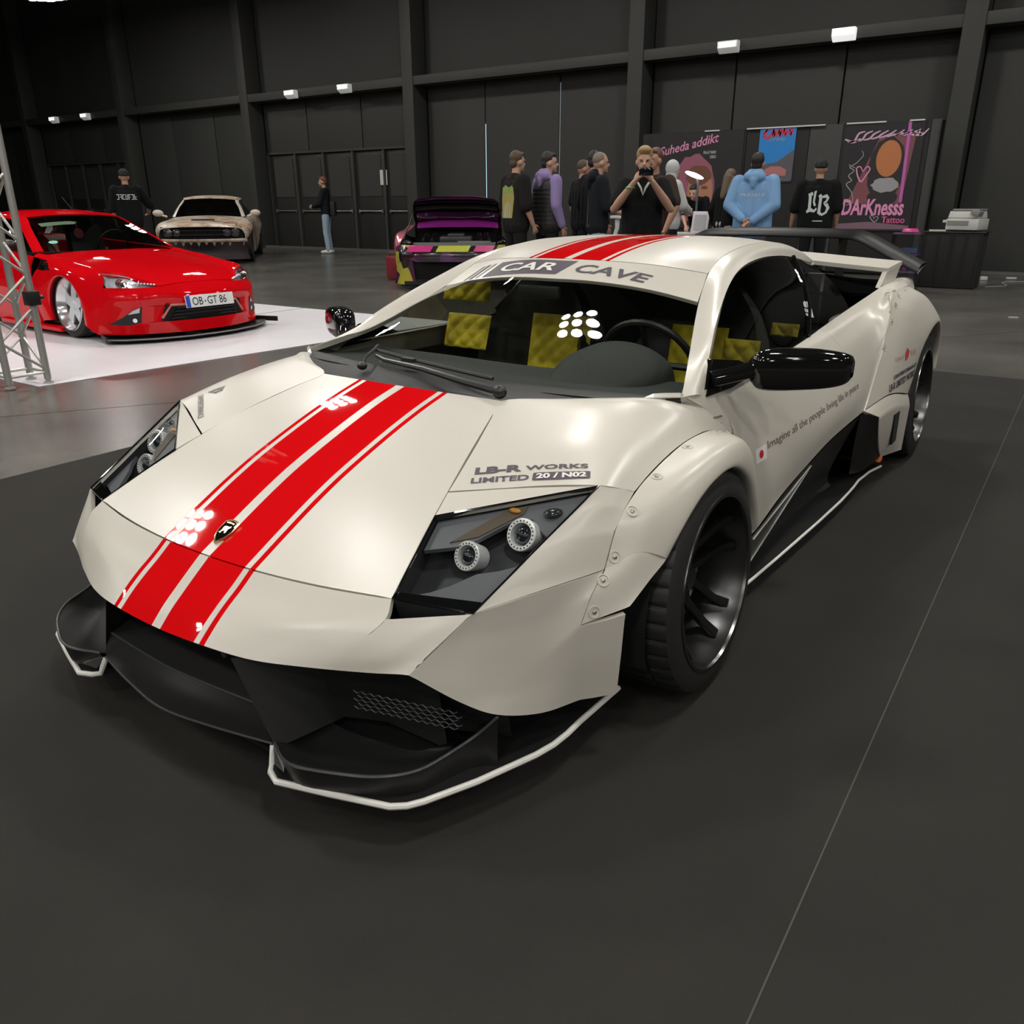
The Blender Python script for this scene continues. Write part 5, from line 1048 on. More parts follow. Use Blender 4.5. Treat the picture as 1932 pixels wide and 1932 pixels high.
# bonnet held up, hinged at the back
HG = [[(-.70,0,.92),(-.70,.35,.92),(-.70,.70,.91)],[(-.52,0,1.04),(-.52,.36,1.04),(-.52,.71,1.02)],[(-.30,0,1.19),(-.30,.36,1.185),(-.30,.70,1.16)],[(-.12,0,1.29),(-.12,.35,1.285),(-.14,.66,1.25)],[(-.03,0,1.325),(-.03,.33,1.32),(-.06,.60,1.285)]]
hood2 = pan('raised_bonnet', [net(sway(HG),5,5)], gloss_black, pc, core=(-2,0,0))
pan('bonnet_lining', [net(sway(np.array(HG)+np.array([.012,0,-.018])),5,5)], gloss_black, pc, core=(-3,0,2))
pan('lining_rib', [net(sway([[(-.30,0,1.162),(-.30,.36,1.157),(-.30,.66,1.13)],[(-.24,0,1.172),(-.24,.36,1.167),(-.24,.65,1.14)],[(-.20,0,1.205),(-.20,.36,1.20),(-.20,.64,1.17)]]),3,5)], mat('satin_carbon', (.012,.013,.013), .36), pc)
pan('cowl', [net(sway([[(-.50,0,.86),(-.50,.36,.86),(-.50,.66,.85)],[(-.58,0,.965),(-.58,.36,.96),(-.60,.66,.925)],[(-.72,0,.985),(-.72,.36,.98),(-.72,.66,.945)]]),4,5)], magenta, pc)
pan('windscreen', [net(sway([[(-.80,0,.96),(-.82,.36,.955),(-.88,.68,.94)],[(-1.5,0,1.28),(-1.5,.34,1.27),(-1.5,.56,1.24)]]),5,5)], gloss_black, pc)
pan('roof', [net(sway([[(-1.5,0,1.285),(-1.5,.34,1.275),(-1.5,.58,1.24)],[(-2.2,0,1.33),(-2.2,.34,1.32),(-2.2,.60,1.27)],[(-3.4,0,.98),(-3.4,.36,.98),(-3.4,.70,.95)]]),5,5)], hot, pc)
can = empty('fuel_canister', (-8.28,9.12,0), .3, 'red translucent canister standing on the floor beside the pink show car', 'canister')
MB().box((0,0,.20), (.20,.14,.38)).build('body', mat('red_canister', (.22,.02,.03), .25), can, bevel=.03); MB().tube([(-.06,0,.39),(-.05,0,.44),(.05,0,.44),(.06,0,.39)], .014, 8).build('handle', mat('red_canister', (.22,.02,.03), .25), can)
MB().tube([(.17,-.05,.0),(.17,-.05,.40)], .02, 8).box((.17,-.05,.01), (.12,.12,.02)).build('stand_post', grl, can)
# ------------------------------------------------------------------ tattoo booth
bt = empty('booth_wall', (0,14.4,0), 0, 'black booth backdrop wall with pink tattoo banners behind the visitors', 'backdrop')
cloth = mat('black_backdrop', (.010,.010,.010), .75); greyp = mat('grey_board', (.040,.041,.039), .7)
for x0, x1, m_ in ((-6.25,-4.14,cloth),(-4.13,-2.99,cloth),(-2.98,-2.42,greyp),(-2.41,-1.02,cloth),(-1.01,-.86,greyp)):
    MB().box(((x0+x1)/2,.03,1.27), (x1-x0,.04,2.46)).build('wall_board', m_, bt, bevel=.004)
MB().box((-.83,.0,1.24), (.05,.06,2.48)).build('end_post', gloss_black, bt)
for x0, x1 in ((-4.95,-4.66),(-4.13,-2.72),(-2.36,-1.72),(-1.35,-1.12)): MB().box(((x0+x1)/2,-.005,2.497), (x1-x0,.05,.022)).build('clip_rail', mat('rail_white', (.62,.62,.60), .4), bt)
def blob2(cx_, cy, rx, ry, n=24, jit=0, a0=0, a1=2*math.pi):
    return [(cx_+rx*math.cos(a0+(a1-a0)*k/n)*(1+jit*math.sin(3*k)), cy+ry*math.sin(a0+(a1-a0)*k/n)*(1+jit*math.cos(2*k))) for k in range(n)]
def stroke(P, wd):
    P = cr([(x,y,0) for x,y in P], 5); L = []; R = []
    for i in range(len(P)):
        d = P[min(i+1,len(P)-1)]-P[max(i-1,0)]; d = d/(np.linalg.norm(d)+1e-9); k = wd*(.55+.45*math.sin(math.pi*i/(len(P)-1)))
        L.append((P[i][0]-d[1]*k, P[i][1]+d[0]*k)); R.append((P[i][0]+d[1]*k, P[i][1]-d[0]*k))
    return [[L[i],L[i+1],R[i+1],R[i]] for i in range(len(P)-1)]
BX = (1,0,0); BZ = (0,0,1)
def flat(nm, polys, m, par, o3, off): return lay(nm, poly_bm(polys), m, par, o3, BX, BZ, None, off)
pnk = mat('pink_print', (.72,.27,.47), .5); pnk2 = mat('pale_pink_print', (.62,.38,.52), .5); mar = mat('maroon_print', (.20,.065,.075), .5); org = mat('orange_print', (.48,.17,.06), .5); drk = mat('dark_print', (.018,.014,.016), .5); gry = mat('grey_print', (.32,.31,.32), .5); wht = mat('white_print', (.58,.57,.58), .5); rosy = mat('rose_print', (.30,.09,.14), .5)
# left banner: portrait in pinks under a pink script
lb = MB().box((-5.10,-.005,1.62), (1.85,.012,1.72)).build('portrait_banner', mat('banner_black', (.012,.010,.012), .5), bt)
flat('portrait_hair', [blob2(-5.12,1.48,.44,.62,28,.05)], rosy, lb, (0,-.011,0), .001); flat('portrait_face', [blob2(-4.97,1.42,.26,.40,24,.02)], mat('skin_print', (.42,.19,.11), .5), lb, (0,-.011,0), .002)
flat('portrait_hair', [blob2(-5.02,1.72,.26,.18,20,.06)], mat('brown_print', (.16,.06,.035), .5), lb, (0,-.011,0), .003); flat('portrait_detail', [blob2(-4.93,1.22,.10,.055)], rosy, lb, (0,-.011,0), .004)
flat('portrait_detail', [blob2(-5.08,1.50,.07,.03), blob2(-4.88,1.50,.07,.03)], mat('brown_print', (.16,.06,.035), .5), lb, (0,-.011,0), .004)
lay('script_lettering', text_bm('Suheda addikt', .225, .012, .35, .95), pnk, lb, (-5.86,-.011,2.08), (1,0,.19), (-.19,0,1), None, .002)
flat('small_lettering', [[(a_-4.95,b_+2.10) for a_,b_ in q] for q in glyphs(8,.26,.05,4)]+[[(a_-4.82,b_+2.02) for a_,b_ in q] for q in glyphs(5,.13,.05,5)], wht, lb, (0,-.011,0), .002)
# middle poster: blue sky over a red car, red script on top
mp = MB().box((-3.55,-.005,2.06), (.66,.014,.90)).build('poster', mat('poster_blue', (.02,.22,.60), .35), bt)
flat('poster_shade', [[(-3.88,1.62),(-3.22,1.62),(-3.22,2.12),(-3.52,1.92),(-3.88,1.86)]], mat('poster_town', (.10,.09,.10), .5), mp, (0,-.012,0), .001)
flat('poster_car', [[(-3.76,1.70),(-3.34,1.68),(-3.33,1.78),(-3.44,1.84),(-3.62,1.85),(-3.76,1.78)]], mat('poster_red', (.42,.16,.16), .5), mp, (0,-.012,0), .002)
flat('poster_lettering', stroke([(-3.83,2.40),(-3.74,2.47),(-3.80,2.36),(-3.70,2.34),(-3.62,2.46),(-3.62,2.36),(-3.52,2.45),(-3.52,2.36),(-3.43,2.47),(-3.42,2.37),(-3.33,2.45),(-3.32,2.36),(-3.27,2.47)], .030), mat('poster_script', (.52,.04,.10), .5), mp, (0,-.012,0), .002)
flat('poster_lettering', [[(a_-3.74,b_+2.27) for a_,b_ in q] for q in glyphs(8,.34,.05,6)], mat('poster_pale', (.22,.42,.50), .5), mp, (0,-.012,0), .002)
MB().box((-3.55,-.0,1.60), (.64,.016,.04)).build('poster_foot', mat('poster_foot_grey', (.07,.07,.065), .6), bt)
# right banner: maroon triangle, heart, tube, script and name; the figure on it is left as plain colour fields
rb = MB().box((-1.73,-.005,1.62), (1.26,.012,1.74)).build('name_banner', mat('banner_black', (.012,.010,.012), .5), bt)
flat('triangle', [[(-1.78,2.28),(-2.20,1.20),(-1.30,1.20),(-1.22,2.28)]], mar, rb, (0,-.011,0), .001)
flat('colour_field', [blob2(-1.62,1.75,.30,.52,26,.04)], drk, rb, (0,-.011,0), .002); flat('colour_field', [blob2(-1.60,1.92,.20,.29,24)], org, rb, (0,-.011,0), .003)
flat('colour_field', [blob2(-1.60,1.50,.22,.12,18,.10)], gry, rb, (0,-.011,0), .004); flat('colour_field', [blob2(-1.62,1.30,.25,.14,18)], drk, rb, (0,-.011,0), .0035)
flat('neon_tube', [[(-1.365,2.49),(-1.315,2.49),(-1.285,1.22),(-1.335,1.22)]], mat('tube_magenta', (.50,.12,.42), .4), rb, (0,-.011,0), .005)
flm = []
for k in range(9):
    x = -2.30+.125*k; flm += stroke([(x,2.20+.012*k),(x+.10,2.22+.014*k),(x+.16,2.33-.008*k),(x+.26,2.36)], .016)
flat('flame_script', flm + stroke([(-2.36,2.25),(-2.22,2.20),(-2.10,2.25)], .02) + stroke([(-1.28,2.32),(-1.20,2.27),(-1.12,2.30)], .018), pnk2, rb, (0,-.011,0), .006)
flat('signature', stroke([(-2.05,2.06),(-2.02,1.98),(-2.12,1.86),(-2.22,1.80),(-2.14,1.74),(-2.22,1.66),(-2.16,1.58),(-2.24,1.52),(-2.13,1.38),(-2.10,1.22),(-2.20,1.17)], .009) + stroke([(-2.24,1.84),(-2.12,1.78)], .008), gry, rb, (0,-.011,0), .006)
flat('heart', stroke([(-1.99,1.72),(-1.93,1.80),(-1.88,1.76),(-1.93,1.66),(-2.00,1.56),(-2.07,1.66),(-2.10,1.78),(-2.04,1.80),(-1.99,1.72)], .012), pnk, rb, (0,-.011,0), .006)
lay('name_lettering', text_bm('DArKnesss', .36, .030, .08, .62), pnk, rb, (-2.27,-.011,1.02), BX, BZ, None, .007); lay('name_lettering', text_bm('Tattoo', .15, .016, .0, .90), mat('hot_pink_print', (.66,.10,.28), .5), rb, (-1.57,-.011,.885), BX, BZ, None, .007)
flat('heart', stroke([(-1.70,.95),(-1.66,.99),(-1.63,.96),(-1.68,.90),(-1.73,.93),(-1.77,.99),(-1.72,1.0),(-1.70,.95)], .008), gry, rb, (0,-.011,0), .007)
flat('base_wash', [[(-2.33,.78),(-1.12,.78),(-1.12,.84),(-1.8,.90),(-2.33,.86)]], mat('mauve_print', (.19,.11,.15), .5), rb, (0,-.011,0), .002)
# work lamp, table, things on it
wtm = mat('black_table_cloth', (.009,.009,.009), .8)
tb = empty('booth_table', (-4.2,12.0,0), 0, 'long table in front of the pink portrait banner, mostly hidden by visitors', 'table')
MB().box((0,0,.73), (1.9,.65,.04)).build('top', mat('table_white', (.55,.55,.55), .5), tb, bevel=.005)
for x in (-.85,.85):
    for y in (-.26,.26): MB().box((x,y,.355), (.04,.04,.71)).build('leg', grl, tb)
lp = empty('work_lamp', (-4.05,12.05,.75), 0, 'lit white work lamp on a grey stem on the booth table', 'lamp')
MB().tube([(0,0,0),(0,0,.75),(-.02,-.02,.86)], .018, 8).lathe([(0,0),(0,.10),(.02,.10),(.02,0)], 18, axis='z').build('stem', mat('stem_grey', (.12,.13,.15), .4), lp)
MB().ell((-.06,-.04,.90), (.17,.11,.035), 18, 8, R=rot('Y',.35)).build('head', mat('lamp_head_lit', (.9,.9,.9), .4, emit=(1,.98,1), estr=6), lp)
fr_ = empty('picture_frame', (-3.86,11.80,.75), -.12, 'white framed sheet standing on the booth table beside the work lamp', 'frame')
MB().box((0,0,.17), (.30,.025,.34), R=rot('X',-.15)).build('frame', mat('frame_white', (.66,.64,.68), .4), fr_, bevel=.006); MB().box((0,-.016,.17), (.21,.006,.24), R=rot('X',-.15)).build('sheet', mat('sheet_grey', (.46,.45,.48), .6), fr_)
tag(MB().box((-4.55,11.82,.775), (.45,.22,.05)).build('magazine_pile', mat('paper_lilac', (.50,.47,.56), .6), None, bevel=.006), 'pale flat pile of leaflets on the front edge of the booth table', 'leaflets')
ch = empty('white_stool', (-5.55,12.1,0), 0, 'white curved stool behind the visitors, left of the booth table', 'stool')
MB().tube([(0,0,.98),(.0,0,.80),(-.06,0,.62),(-.10,0,.55)], [.05,.04,.035,.03], 8).box((.02,0,.99), (.24,.20,.05)).build('backrest', mat('stool_white', (.66,.66,.68), .4), ch, bevel=.01); MB().box((.05,0,.52), (.42,.40,.06)).build('seat', mat('stool_white', (.66,.66,.68), .4), ch, bevel=.02)
for x in (-.12,.22):
    for y in (-.16,.16): MB().tube([(x,y,0),(x,y,.5)], .015, 6).build('leg', chrome_d, ch)
# counter with the printer at the right
cn = empty('counter_table', (-.16,12.75,0), .0, 'black cloth-covered table at the right holding a white printer', 'table')
MB().box((0,0,.395), (.80,.60,.79), taper=1.03).build('table_cloth', wtm, cn, bevel=.02); MB().box((0,0,.80), (.86,.64,.02)).build('top', mat('table_black', (.015,.015,.015), .5), cn, bevel=.005)
for k in range(5): MB().tube([(-.38+.19*k,-.305,.02),(-.375+.19*k,-.315,.78)], .012, 6).build('cloth_fold', wtm, cn)
pw = mat('printer_white', (.52,.52,.49), .45); pg2 = mat('printer_grey', (.22,.22,.21), .5)
pt = empty('printer', (-.03,12.72,.81), -.25, 'white document printer with open lid on the black table at the right', 'printer')
MB().box((0,0,.10), (.46,.40,.16)).build('body', pw, pt, bevel=.02); MB().box((-.02,.03,.235), (.44,.34,.10), taper=.92).build('scanner', pw, pt, bevel=.015); MB().box((0,.02,.30), (.38,.30,.03)).build('lid', pg2, pt, bevel=.01)
MB().box((-.06,-.20,.12), (.30,.02,.06)).build('paper_slot', pg2, pt); MB().box((-.25,-.02,.14), (.10,.26,.04)).build('paper_tray', pw, pt, bevel=.01); MB().box((.16,-.12,.26), (.12,.18,.07), R=rot('Y',.3)).build('side_cover', pg2, pt, bevel=.01)
tag(MB().box((-.40,12.6,.82), (.22,.16,.02), R=rotz(.2)).build('paper_stack', mat('paper_warm', (.60,.56,.46), .7), None), 'cream sheets lying at the left end of the black printer table', 'paper')
sc2 = empty('acrylic_case', (-.62,11.6,0), 0, 'clear acrylic display case with pink and blue contents beside the black table', 'display case')
acr = glass('acrylic', (.78,.74,.80))
MB().box((0,0,.52), (.36,.30,.012)).box((0,0,.28), (.36,.30,.012)).box((0,0,.80), (.36,.30,.012)).build('shelf', mat('acrylic_shelf', (.30,.18,.30), .2), sc2)
for s_ in (-1,1): MB().box((s_*.18,0,.41), (.008,.30,.80)).build('side_pane', acr, sc2)
MB().box((0,-.15,.41), (.36,.008,.80)).build('front_pane', acr, sc2); MB().box((0,0,.02), (.38,.32,.04)).build('base', grl, sc2)
for lab, c, d, m_, nm in (('pink leaflets on the top shelf of the acrylic case',(-.60,11.6,.845),(.22,.16,.05),hot,'leaflet_stack'),('blue folded cloth on the middle shelf of the acrylic case',(-.58,11.6,.57),(.26,.2,.07),mat('blue_cloth', (.10,.20,.32), .7),'folded_cloth'),('magenta bottle on the lowest shelf of the acrylic case',(-.60,11.55,.36),(.05,.05,.14),mat('magenta_bottle', (.45,.12,.35), .3),'bottle')):
    tag(MB().box(c, d, taper=.8).build(nm, m_, None, bevel=.01), lab, nm.split('_')[0] if nm != 'folded_cloth' else 'cloth')
for i, (lab, P, m_) in enumerate((('thin pale cable trailing over the floor beside the black table', [(.35,12.9,.008),(.6,13.3,.008),(.5,13.9,.008),(.9,14.3,.008),(1.5,14.4,.008)], gry),('dark cable coiled on the floor at the right wall', [(1.2,15.35,.01),(1.6,15.25,.01),(2.0,15.35,.01),(2.4,15.2,.01),(2.9,15.3,.01)], mat('cable_grey', (.06,.06,.06), .5)))): tag(MB().tube([tuple(p) for p in cr(P,6)], .008, 6).build('cable', m_, None), lab, 'cable')
for lab, c, d in (('white plug block lying on the floor right of the black table',(.18,14.3,.03),(.10,.08,.06)),('white strip lying on the floor near the right wall',(.55,14.7,.02),(.16,.04,.03))): tag(MB().box(c, d, R=rotz(.4)).build('plug_block', pw, None, bevel=.008), lab, 'plug')
tag(MB().box((1.02,9.15,.001), (.10,.03,.006), R=rotz(.5)).build('paper_scrap', wht, None), 'tiny white scrap on the grey floor at the right edge', 'scrap')
# ------------------------------------------------------------------ people: every body is one continuous skin grown round a posed skeleton
def grow(name, caps, voxel, m, parent=None, smooth=3):
    b = MB()
    for c in caps:
        if c[0] == 'e': b.ell(c[1], c[2], 14, 10, R=(c[3] if len(c) > 3 else None))
        else:
            p0, p1, r0, r1 = Vector(c[1]), Vector(c[2]), c[3], c[4]; d = (p1-p0); L = d.length
            if L < 1e-6: continue
            d.normalize(); a = Vector((0,0,1)) if abs(d.z) < .9 else Vector((1,0,0)); x = d.cross(a).normalized(); y = d.cross(x); n = 12; v = []; f = []
            rings = [(-r0*math.cos(t), r0*math.sin(t), p0) for t in (.02,.5,1.0,math.pi/2)] + [(r1*math.sin(t), r1*math.cos(t), p1) for t in (0,.55,1.05,1.55)]
            for o_, r, c0 in rings:
                for j in range(n): t = 2*math.pi*j/n; v.append(c0+d*o_+(x*math.cos(t)+y*math.sin(t))*max(r,.0008))
            for i in range(len(rings)-1):
                for j in range(n): f.append((i*n+j,i*n+(j+1)%n,(i+1)*n+(j+1)%n,(i+1)*n+j))
            f.append(tuple(range(n-1,-1,-1))); f.append(tuple((len(rings)-1)*n+j for j in range(n))); b.add(v, f)
    o = b.build(name, m, parent, 180)
    md = o.modifiers.new('r', 'REMESH'); md.mode = 'VOXEL'; md.voxel_size = voxel
    sm = o.modifiers.new('s', 'SMOOTH'); sm.factor = .5; sm.iterations = smooth
    dg = bpy.context.evaluated_depsgraph_get(); me = bpy.data.meshes.new_from_object(o.evaluated_get(dg)); old = o.data; o.modifiers.clear(); o.data = me; bpy.data.meshes.remove(old)
    me.name = name; shade(me, 180)
    if not me.materials and m is not None: me.materials.append(m)
    return o
def hand_caps(wr, el, palm, curl=.5, s=1.0, sx=1):
    """palm and five fingers past the wrist; palm = direction the palm faces"""
    d = (Vector(wr)-Vector(el)).normalized(); n = Vector(palm); n = (n-d*n.dot(d)).normalized(); t = d.cross(n)*sx; wr = Vector(wr); c = []
    kn = wr+d*.085*s
    for k in (-1.2,-.4,.4,1.2): c.append(('c', wr+d*.012*s, kn+t*.017*k*s, .019*s, .0125*s))
    for k, L in ((-1.5,.062),(-.5,.078),(.5,.082),(1.5,.072)):
        a = kn+t*.0185*k*s; dd = (d+t*.06*k).normalized(); e1 = a+(dd*math.cos(curl*.6)+n*math.sin(curl*.6))*L*.5*s; e2 = e1+(dd*math.cos(curl*1.6)+n*math.sin(curl*1.6))*L*.55*s
        c += [('c',a,e1,.0098*s,.009*s),('c',e1,e2,.009*s,.0075*s)]
    th0 = wr+d*.025*s+t*.024*s; th1 = th0+(d*.6+t*.75+n*.35).normalized()*.042*s; th2 = th1+(d*.85+t*.25+n*.5).normalized()*.034*s
    return c+[('c',th0,th1,.0135*s,.0115*s),('c',th1,th2,.0115*s,.009*s)]
skin_l = mat('skin_light', (.47,.27,.19), .5); skin_t = mat('skin_tan', (.40,.22,.15), .5)
def person(label, loc, rz, H, top, trousers, hair, shoes=None, arms=None, sleeve='short', head_yaw=0.0, head_pitch=0.0, lean=0.0, hair_style='short', hood=None, loose=1.0, skin=skin_l, group='visitors at the car show', vox=.0085, build=1.0, lower=True):
    k = H/1.80; P = empty('person', loc, rz, label, 'person', group); P.scale = (k,k,k)
    def L(p):   # lean the upper body about the hips
        p = Vector(p); 
        if p.z > .95: q = p-Vector((0,0,.95)); q = rot('X', -lean) @ q; p = q+Vector((0,0,.95))
        return p
    sh = {1: L((.185*build,.0,1.455)), -1: L((-.185*build,.0,1.455))}
    arms = arms or {}
    A_ = {}
    for s_ in (1,-1):
        el, wr, palm, curl = arms.get(s_, ((.245*s_,-.03,1.17),(.255*s_,.06,.93),(-s_,.1,0),.55)); A_[s_] = (Vector(el), Vector(wr), palm, curl)
    hc = L((0,.028,1.668)); HR = Matrix.Rotation(head_yaw, 3, 'Z') @ rot('X', head_pitch)
    hp = lambda x, y, z: hc + HR @ Vector((x,y,z))
    caps = [('e',hp(0,-.005,.015),(.074,.093,.105),HR),('e',hp(0,.035,-.045),(.054,.058,.066),HR),('c',L((0,-.005,1.47)),hp(0,-.01,-.06),.056,.052),
            ('c',hp(0,.088,.005),hp(0,.104,-.028),.009,.014),('e',hp(0,.080,-.065),(.024,.012,.010),HR),('e',hp(0,.072,-.098),(.022,.02,.016),HR),('e',hp(.074,-.005,-.012),(.012,.022,.030),HR),('e',hp(-.074,-.005,-.012),(.012,.022,.030),HR),
            ('e',hp(.03,.078,.022),(.024,.012,.008),HR),('e',hp(-.03,.078,.022),(.024,.012,.008),HR)]
    tor = [('c',L((x*build,0,1.375)),L((x*.80*build,.005,.98)),.088,.098*build) for x in (-.095,0,.095)] + [('c',L((0,-.005,1.485)),L((.165*s_*build,0,1.435)),.055,.058) for s_ in (1,-1)]
    caps += tor
    legs = {}
    for s_ in (1,-1):
        el, wr, palm, curl = A_[s_]
        caps += [('c',sh[s_],el,.050,.041),('c',el,el+(wr-el)*.35,.042,.041),('c',el+(wr-el)*.35,wr,.041,.027)] + hand_caps(wr, el, palm, curl, 1.0, s_)
        if lower:
            hip, kn, an = Vector((.095*s_,0,.92)), Vector((.105*s_,.02,.50)), Vector((.11*s_,-.02,.085)); legs[s_] = (hip,kn,an)
            caps += [('c',hip,kn,.078,.052),('c',kn,an+(kn-an)*.6,.052,.052),('c',an+(kn-an)*.6,an,.05,.034),('c',an-Vector((0,.03,.05)),an+Vector((.02*s_,.15,-.055)),.030,.022)]
    body = grow('body', caps, vox, skin, P, 2)
    for s_ in (1,-1):
        MB().ell(hp(.03*s_,.084,.006), (.013,.006,.007), 10, 6, R=HR).build('eye', mat('eye_dark', (.03,.02,.018), .2), P)
    MB().ell(hp(0,.090,-.066), (.022,.006,.006), 10, 6, R=HR).build('mouth', mat('lip', (.30,.11,.10), .5), P)
    # upper garment
    g = .018*loose+.004
    gc = [('c',L((x*build,0,1.375)),L((x*.86*build,.004,.93)),.088+g*.8,(.10+g*.9)*build) for x in (-.100,0,.100)] + [('c',L((0,-.005,1.475)),L((.168*s_*build,0,1.435)),.058+g*.2,.058+g*.5) for s_ in (1,-1)] + [('c',L((0,-.01,1.43)),L((0,0,1.505)),.072,.064)]
    for s_ in (1,-1):
        el, wr, _, _ = A_[s_]
        if sleeve == 'short': gc += [('c',sh[s_],sh[s_]+(el-sh[s_])*.78,.062+g*.7,.056+g*.9)]
        elif sleeve == 'long': gc += [('c',sh[s_],el,.060+g*.8,.050+g*.8),('c',el,el+(wr-el)*.93,.050+g*.7,.036+g*.5)]
        elif sleeve == 'none': gc += [('c',sh[s_],sh[s_]+(el-sh[s_])*.12,.066+g*.6,.06)]
        elif sleeve == 'elbow': gc += [('c',sh[s_],el+(wr-el)*.05,.060+g*.8,.052+g*.8)]
    if hood == 'down': gc += [('c',L((-.075,-.07,1.515)),L((.075,-.07,1.515)),.062,.062),('c',L((-.06,-.05,1.565)),L((.06,-.05,1.565)),.040,.040),('c',L((-.085,-.03,1.50)),L((-.05,.07,1.47)),.036,.024),('c',L((.085,-.03,1.50)),L((.05,.07,1.47)),.036,.024),('c',L((0,-.10,1.47)),L((0,-.11,1.41)),.055,.035)]
    if hood == 'up': gc += [('e',hp(0,-.02,.03),(.097,.108,.122),HR),('c',hp(0,-.03,-.08),L((0,-.02,1.47)),.09,.085)]
    gar = grow('shirt' if sleeve != 'long' else 'top', gc, .011, top, P, 3)
    if lower:
        tc = [('c',(-.06,0,.95),(.06,0,.95),.112*build,.112*build)]
        for s_ in (1,-1): hip, kn, an = legs[s_]; tc += [('c',hip,kn,.096,.070),('c',kn,an+Vector((0,0,.01)),.070,.062)]
        grow('trousers', tc, .012, trousers, P, 3)
        sc_ = []
        for s_ in (1,-1):
            an = legs[s_][2]; sc_ += [('c',an+Vector((0,-.045,-.035)),an+Vector((.02*s_,.16,-.045)),.046,.040),('c',an+Vector((0,-.01,.0)),an+Vector((0,0,-.04)),.052,.05)]
        grow('shoes', sc_, .010, shoes or mat('shoe_black', (.02,.02,.02), .5), P, 2)
    if hair is not None and hood != 'up':
        if hair_style == 'short': hcaps = [('e',hp(0,-.022,.048),(.081,.088,.088),HR),('e',hp(0,-.055,-.01),(.066,.052,.062),HR),('e',hp(0,.045,.088),(.058,.042,.030),HR)]
        elif hair_style == 'quiff': hcaps = [('e',hp(0,-.015,.060),(.082,.092,.088),HR),('e',hp(0,.050,.100),(.062,.046,.038),HR),('e',hp(0,-.05,.0),(.068,.05,.06),HR)]
        elif hair_style == 'buzz': hcaps = [('e',hp(0,-.018,.036),(.0765,.088,.089),HR)]
        elif hair_style == 'long': hcaps = [('e',hp(0,-.02,.045),(.086,.096,.092),HR),('c',hp(0,-.06,0),L((0,-.09,1.36)),.085,.05),('c',hp(.05,-.03,-.02),L((.07,-.05,1.42)),.05,.03),('c',hp(-.05,-.03,-.02),L((-.07,-.05,1.42)),.05,.03)]
        elif hair_style == 'cap':
            hcaps = [('e',hp(0,-.012,.050),(.086,.101,.080),HR),('c',hp(-.04,-.10,.028),hp(.04,-.10,.028),.018,.018)]
        grow('cap' if hair_style == 'cap' else 'hair', hcaps, .009, hair, P, 2)
    P['_top'] = gar.name; del P['_top']
    return P, gar
def print_on(P, gar, nm, bm, m, x, z, back=True, tilt=0.0):
    """flat print on the back (or chest) of a garment"""
    bv = bvh_of([gar]); s_ = -1 if back else 1; ux = Vector((1 if back else -1,0,tilt))
    return lay(nm, bm, m, P, (x,s_*.30,z), ux, (0,0,1), bv, .004, .05)
K = lambda n, c, r=.9: mat(n, c, r, spec=.2)
blk_t = K('black_cotton', (.0065,.0065,.007)); blk2 = K('faded_black_cotton', (.013,.0115,.0105)); navy = K('navy_knit', (.010,.0115,.016)); jean = K('light_denim', (.26,.33,.42)); jean_b = K('grey_trousers', (.07,.08,.09)); dark_j = K('black_denim', (.012,.012,.014))
hair_b = mat('hair_brown', (.075,.045,.026), .6); hair_d = mat('hair_dark', (.014,.011,.010), .6); hair_g = mat('hair_grey', (.17,.135,.105), .6); hair_bl = mat('hair_blond', (.30,.185,.085), .6)
white_sh = mat('white_sneaker', (.60,.60,.57), .5)
R_ = math.radians
def at_line(x, y): return (x, y, 0)
# man in the black shirt with a colour print on the back
P, G_ = person('man in faded black t-shirt with green and yellow back print, leftmost of the group', (-4.60,7.45,0), R_(-24), 1.84, blk2, dark_j, hair_b, arms={-1:((-.245,-.02,1.17),(-.25,.08,.94),(1,.2,0),.9), 1:((.245,.0,1.17),(.25,.10,.95),(-1,.2,0),.9)}, sleeve='elbow', loose=1.6)
print_on(P, G_, 'back_print', poly_bm([[(-.13,-.22),(.11,-.22),(.14,.02),(.12,.14),(-.12,.14),(-.14,0)]]), mat('print_olive', (.34,.30,.08), .6), 0, 1.24)
print_on(P, G_, 'back_print', poly_bm([[(-.11,.06),(.11,.06),(.10,.16),(.02,.13),(-.08,.16)]]), mat('print_green', (.10,.34,.06), .6), 0, 1.245)
print_on(P, G_, 'back_print', poly_bm([[(-.08,-.22),(.06,-.22),(.07,-.06),(.0,-.02),(-.07,-.08)]]), mat('print_pale', (.40,.40,.36), .6), 0, 1.24)
# man in the quilted vest
lil = K('lilac_hoodie', (.26,.20,.39)); vest = mat('black_quilted_vest', (.011,.0105,.0105), .6)
P, G_ = person('man in black quilted vest over lilac hoodie, back to the camera', (-4.28,7.70,0), R_(-24), 1.83, lil, dark_j, hair_d, sleeve='long', hood='down', loose=1.3, head_yaw=-.5)
vc = [('c',(x,0,1.385),(x*.86,.004,.95),.124,.136) for x in (-.105,0,.105)] + [('c',(-.10,0,1.36-.05*k),(.10,0,1.36-.05*k),.134+.0015*k,.134+.0015*k) for k in range(9)] + [('c',(0,-.005,1.47),(s_*.17,0,1.44),.072,.076) for s_ in (1,-1)]
grow('quilted_vest', vc, .011, vest, P, 1)
# two men in black beyond
person('man with thinning brown hair in black top, half hidden behind the vest wearer', (-4.52,9.0,0), R_(-35), 1.80, blk_t, dark_j, hair_b, sleeve='short', head_yaw=-.3, hair_style='buzz', skin=skin_t)
person('dark-haired man in black jacket between two others, looking at the booth', (-3.98,8.35,0), R_(-30), 1.86, blk_t, dark_j, hair_d, sleeve='long')
